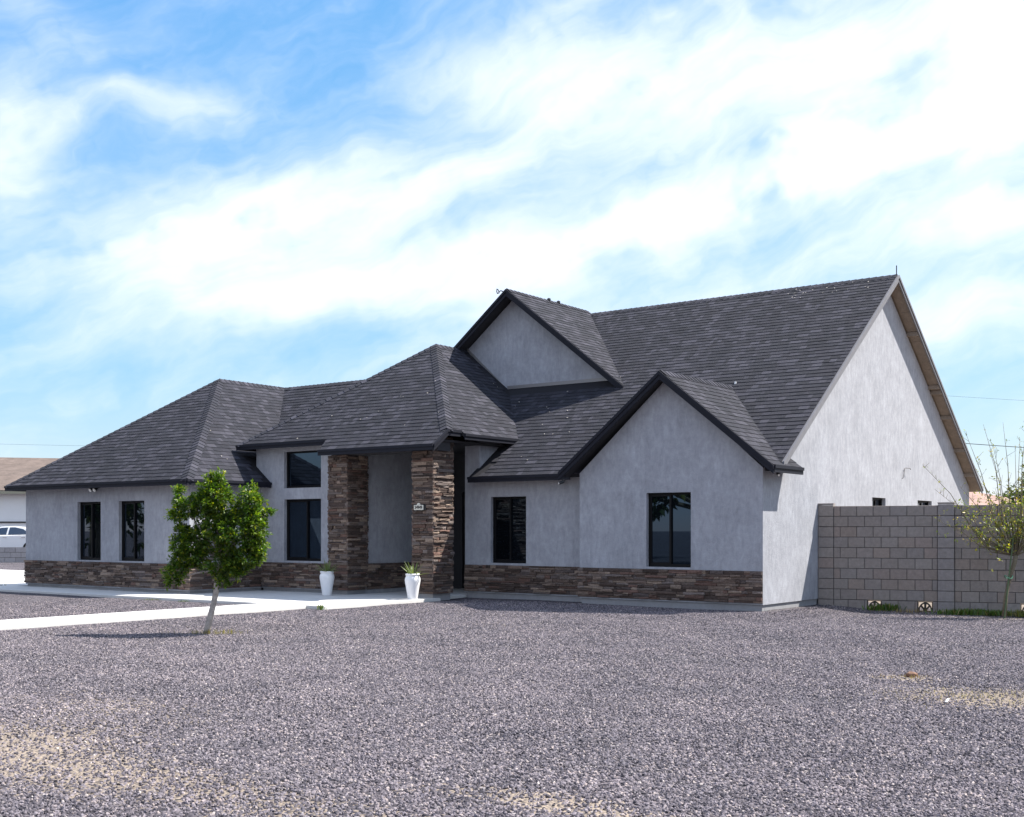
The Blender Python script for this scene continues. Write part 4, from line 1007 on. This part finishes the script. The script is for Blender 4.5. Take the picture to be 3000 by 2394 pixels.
def sedan():
    t = thing('parked_car', 'white sedan parked behind the low block wall', 'car', (-48.45, 13.6, .33), radians(36.3))
    # local x forward to image right = rear; y towards the viewer is -y
    prof = [(-2.35, .35), (-2.38, .62), (-2.25, .78), (-1.2, .93), (-.95, .96), (1.55, 1.0), (2.2, .98), (2.36, .9), (2.38, .45), (2.3, .3), (-2.3, .28)]
    b = MB(); hw = .88
    def sect(y, k): return [(x*k, y, .3+(z-.3)*(1 if abs(y) < hw else .94)) for x, z in prof]
    ys = [-hw, -hw*.97, hw*.97, hw]; S = [sect(-hw, .985), sect(-hw*.93, 1), sect(hw*.93, 1), sect(hw, .985)]
    n = len(prof); V = [p for s in S for p in s]; F = [tuple(range(n))[::-1], tuple(3*n+i for i in range(n))]
    for j in range(3): F += [(j*n+i, j*n+(i+1) % n, (j+1)*n+(i+1) % n, (j+1)*n+i) for i in range(n)]
    b.add(V, F); body = bevel(b.build('body', 'car_paint', t, smooth=False), .03, 2)
    # cabin
    cp = [(-1.05, .95), (-.45, 1.30), (-.1, 1.40), (.6, 1.43), (1.1, 1.36), (1.75, 1.0)]
    b = MB(); V = []
    for y, k in ((-.82, 0), (-.64, 1), (.64, 1), (.82, 0)):
        for x, z in cp: V.append((x, y if k == 0 else y, (z if k else .96+(z-.96)*.0)))
    low = [(x, z) for x, z in cp]
    V = [(x, -.82+.2*((z-.95)/.48), z) for x, z in cp]+[(x, .82-.2*((z-.95)/.48), z) for x, z in cp]; m = len(cp)
    b.add(V, [tuple(range(m)), tuple(range(2*m-1, m-1, -1))]+[(i, i+1, m+i+1, m+i) for i in range(m-1)]); bevel(b.build('cabin', 'car_paint', t), .03, 2)
    def side(pts, name):
        for sg in (-1, 1):
            b = MB(); q = [(x, sg*(.826-.2*((z-.95)/.48)), z) for x, z in pts]; b.prism(q, (0, sg*.006, 0)); b.build(name, 'car_glass', t)
    side([(-.82, 1.0), (-.38, 1.27), (-.08, 1.345), (.26, 1.365), (.22, 1.0)], 'front_window')
    side([(.32, 1.0), (.36, 1.368), (.62, 1.368), (1.05, 1.28), (1.45, 1.02)], 'rear_window')
    b = MB(); b.prism([(-1.06, -.7, .99), (-1.06, .7, .99), (-.5, .58, 1.285), (-.5, -.58, 1.285)], (-.015, 0, .02)); b.build('windscreen', 'car_glass', t)
    b = MB(); b.prism([(1.74, -.7, 1.03), (1.74, .7, 1.03), (1.16, .58, 1.34), (1.16, -.58, 1.34)], (.015, 0, .02)); b.build('rear_screen', 'car_glass', t)
    for sg in (-1, 1):
        b = MB(); b.box((-.95, sg*.885, .965), (1.7, sg*.9, .985)); b.build('belt_trim', 'black_metal', t)
        for x in (.08, 1.02):
            b = MB(); b.box((x, sg*.885, .84), (x+.2, sg*.91, .87)); b.build('door_handle', 'chrome', t)
        for x in (-1.42, 1.42):
            b = MB(); b.tube([(x, sg*.70, .30), (x, sg*.90, .30)], .31, 24); w = b.build('wheel', 'tyre', t); b = MB(); b.tube([(x, sg*.895, .30), (x, sg*.912, .30)], .2, 20); b.build('rim', 'chrome', w)
        b = MB(); b.box((-2.40, sg*.55, .62), (-2.3, sg*.84, .74)); b.build('headlight', 'lamp_lens', t)
        b = MB(); b.box((2.3, sg*.55, .75), (2.40, sg*.84, .88)); b.build('tail_light', 'rock', t)
sedan()

nb = thing('neighbour_house', 'white neighbour house with brown shingle roof at the left edge', 'house', (-60.5, 20.7, 0), radians(36.3))
b = MB(); b.box((-16, 0, -.2), (10, 12, 3.85)); b.build('wall', 'white_paint', nb)
b = MB(); b.prism([(-16.6, -.6, 3.95), (10.6, -.6, 3.95), (6.2, 6, 6.25), (-16.6, 6, 6.6)], (0, 0, .12)); rf = b.build('roof', 'brown_shingle', nb)
b = MB(); b.prism([(-16.6, 12.6, 3.95), (10.6, 12.6, 3.95), (6.2, 6, 6.25), (-16.6, 6, 6.6)], (0, 0, .12)); b.build('roof_back', 'brown_shingle', nb)
b = MB(); b.prism([(10.6, -.6, 3.95), (10.6, 12.6, 3.95), (6.2, 6, 6.25)], (0, 0, .12)); b.build('roof_end', 'brown_shingle', nb)
b = MB(); b.box((-16.6, -.72, 3.82), (10.6, -.6, 4.02)); b.build('gutter', 'gutter', nb)
b = MB(); b.box((-15, -.09, 2.02), (9.5, -.005, 2.10)); b.build('carport_rail', 'black_metal', nb)

# right background: pink tiled roof, trees beyond the wall
pk = thing('tiled_roof_house', 'low house with pinkish tiled roof beyond the block wall', 'house', (-5.6, 41.5, 0), radians(36.3))
b = MB(); b.box((-4, 0, -.2), (1.2, 8, 2.6)); b.build('wall', 'stucco', pk)
b = MB(); b.prism([(-4.5, -.5, 2.65), (1.9, -.5, 2.65), (-1.6, 4, 3.75), (-4.5, 4, 3.75)], (0, 0, .1)); b.build('roof', 'pink_tile', pk)
b = MB(); b.prism([(1.9, -.5, 2.65), (1.9, 8.5, 2.65), (-1.6, 4, 3.75)], (0, 0, .1)); b.build('roof_end', 'pink_tile', pk)
def far_tree(loc, label, H, Wd, seed, col, n=170, trunk=True, cat='tree', name='tree', leafL=.34, per=12, group=None):
    t = thing(name, label, cat, loc, group=group); r = random.Random(seed); lb = MB(); tr = MB()
    tr.tube([(0, 0, -.1), (r.uniform(-.1, .1), 0, H*.25), (r.uniform(-.2, .2), 0, H*.55)], [H*.035, H*.028, H*.012], 8)
    lob = [(r.gauss(0, Wd*.28), r.gauss(0, Wd*.28), H*r.uniform(.42, .86), Wd*r.uniform(.16, .3)) for _ in range(9)]
    for (x, y, z, s) in lob: tr.tube([(0, 0, H*.3), (x*.5, y*.5, (H*.3+z)/2+.1), (x, y, z)], [H*.018, H*.011, H*.004], 5)
    for k in range(n):
        x, y, z, s = r.choice(lob); q = Vector((r.gauss(0, .6), r.gauss(0, .6), r.gauss(0, .5)))
        tone = r.uniform(.6, 1.35); leafset(lb, Vector((x, y, z))+q*s, q.normalized(), per, leafL, r, tuple(v*tone for v in col), 1.0, .15)
    tr.build('trunk', 'bark_dark', t, smooth=True); lb.build('crown', 'leaf', t, fix=False)
far_tree((-3.4, 36.6, 0), 'dark weeping tree rising behind the sapling at the right edge', 4.9, 3.2, 1, (.045, .07, .022), 420, leafL=.2)
for k, (x, y, h, lab) in enumerate(((-15.5, 73, 4.3, 'dark distant tree just right of the tiled roof'), (-12.0, 75.5, 4.6, 'dark distant tree in the middle of the far tree line'), (-8.5, 78, 4.4, 'dark distant tree at the right end of the far tree line'))):
    far_tree((x, y, 0), lab, h, 6.5, 20+k, (.03, .045, .022), 160, leafL=.5, group='far tree line beyond the block wall')

for (x, y, h, w, sd, lab) in ((-13.5, -25, 7.5, 6, 31, 'broad green tree across the street mirrored in the gable window'), (-36, -16.5, 6.5, 6, 32, 'green tree across the street mirrored in the wing windows'), (-46, -23, 8, 8, 33, 'tall green tree behind the one mirrored in the wing windows'), (-24, -31, 8, 8, 34, 'tall dark tree across the street left of the camera')):
    far_tree((x, y, 0), lab, h, w, sd, (.05, .08, .025), 260, leafL=.5, group='trees across the street')

# power lines: poles stand outside the picture, the cables cross behind the house
def cable(a, b_, sag, rad, label, name='power_cable'):
    a = Vector(a); b_ = Vector(b_); m = MB(); pts = [a.lerp(b_, i/24)-Vector((0, 0, sag*4*(i/24)*(1-i/24))) for i in range(25)]
    m.tube(pts, rad, 5); o = m.build(name, 'wire'); tag(o, label, 'cable')
far = lambda u, D, z: Vector((CAM.x, CAM.y, 0))+FWD*D+RGT*(u*D)+Vector((0, 0, z))
pA, pB = far(.62, 52, 0), far(.2, 48, 0)
cable(pA+Vector((0, 0, 4.6)), pB+Vector((0, 0, 5.75)), .12, .014, 'dark overhead cable crossing the sky right of the house')
cable(far(.66, 62, 7.6), far(.2, 58, 8.75), .12, .005, 'thin upper cable faintly crossing the sky right of the house')
cable(far(-.75, 84, 8.6), far(-.2, 92, 7.9), .25, .007, 'thin cable low in the sky left of the house')
def pole(p, h, label):
    t = thing('utility_pole', label, 'pole', p); b = MB(); b.tube([(0, 0, -.2), (0, 0, h)], [.14, .1], 10); b.build('post', 'pole_wood', t)
    b = MB(); b.box((-.7, -.06, h-.45), (.7, .06, h-.33)); b.build('crossarm', 'pole_wood', t)
pole(pA, 5.2, 'wooden utility pole right of the sapling'); pole(far(.66, 62, 0), 8.2, 'tall wooden utility pole far right'); pole(far(-.75, 84, 0), 9.2, 'wooden utility pole far left')
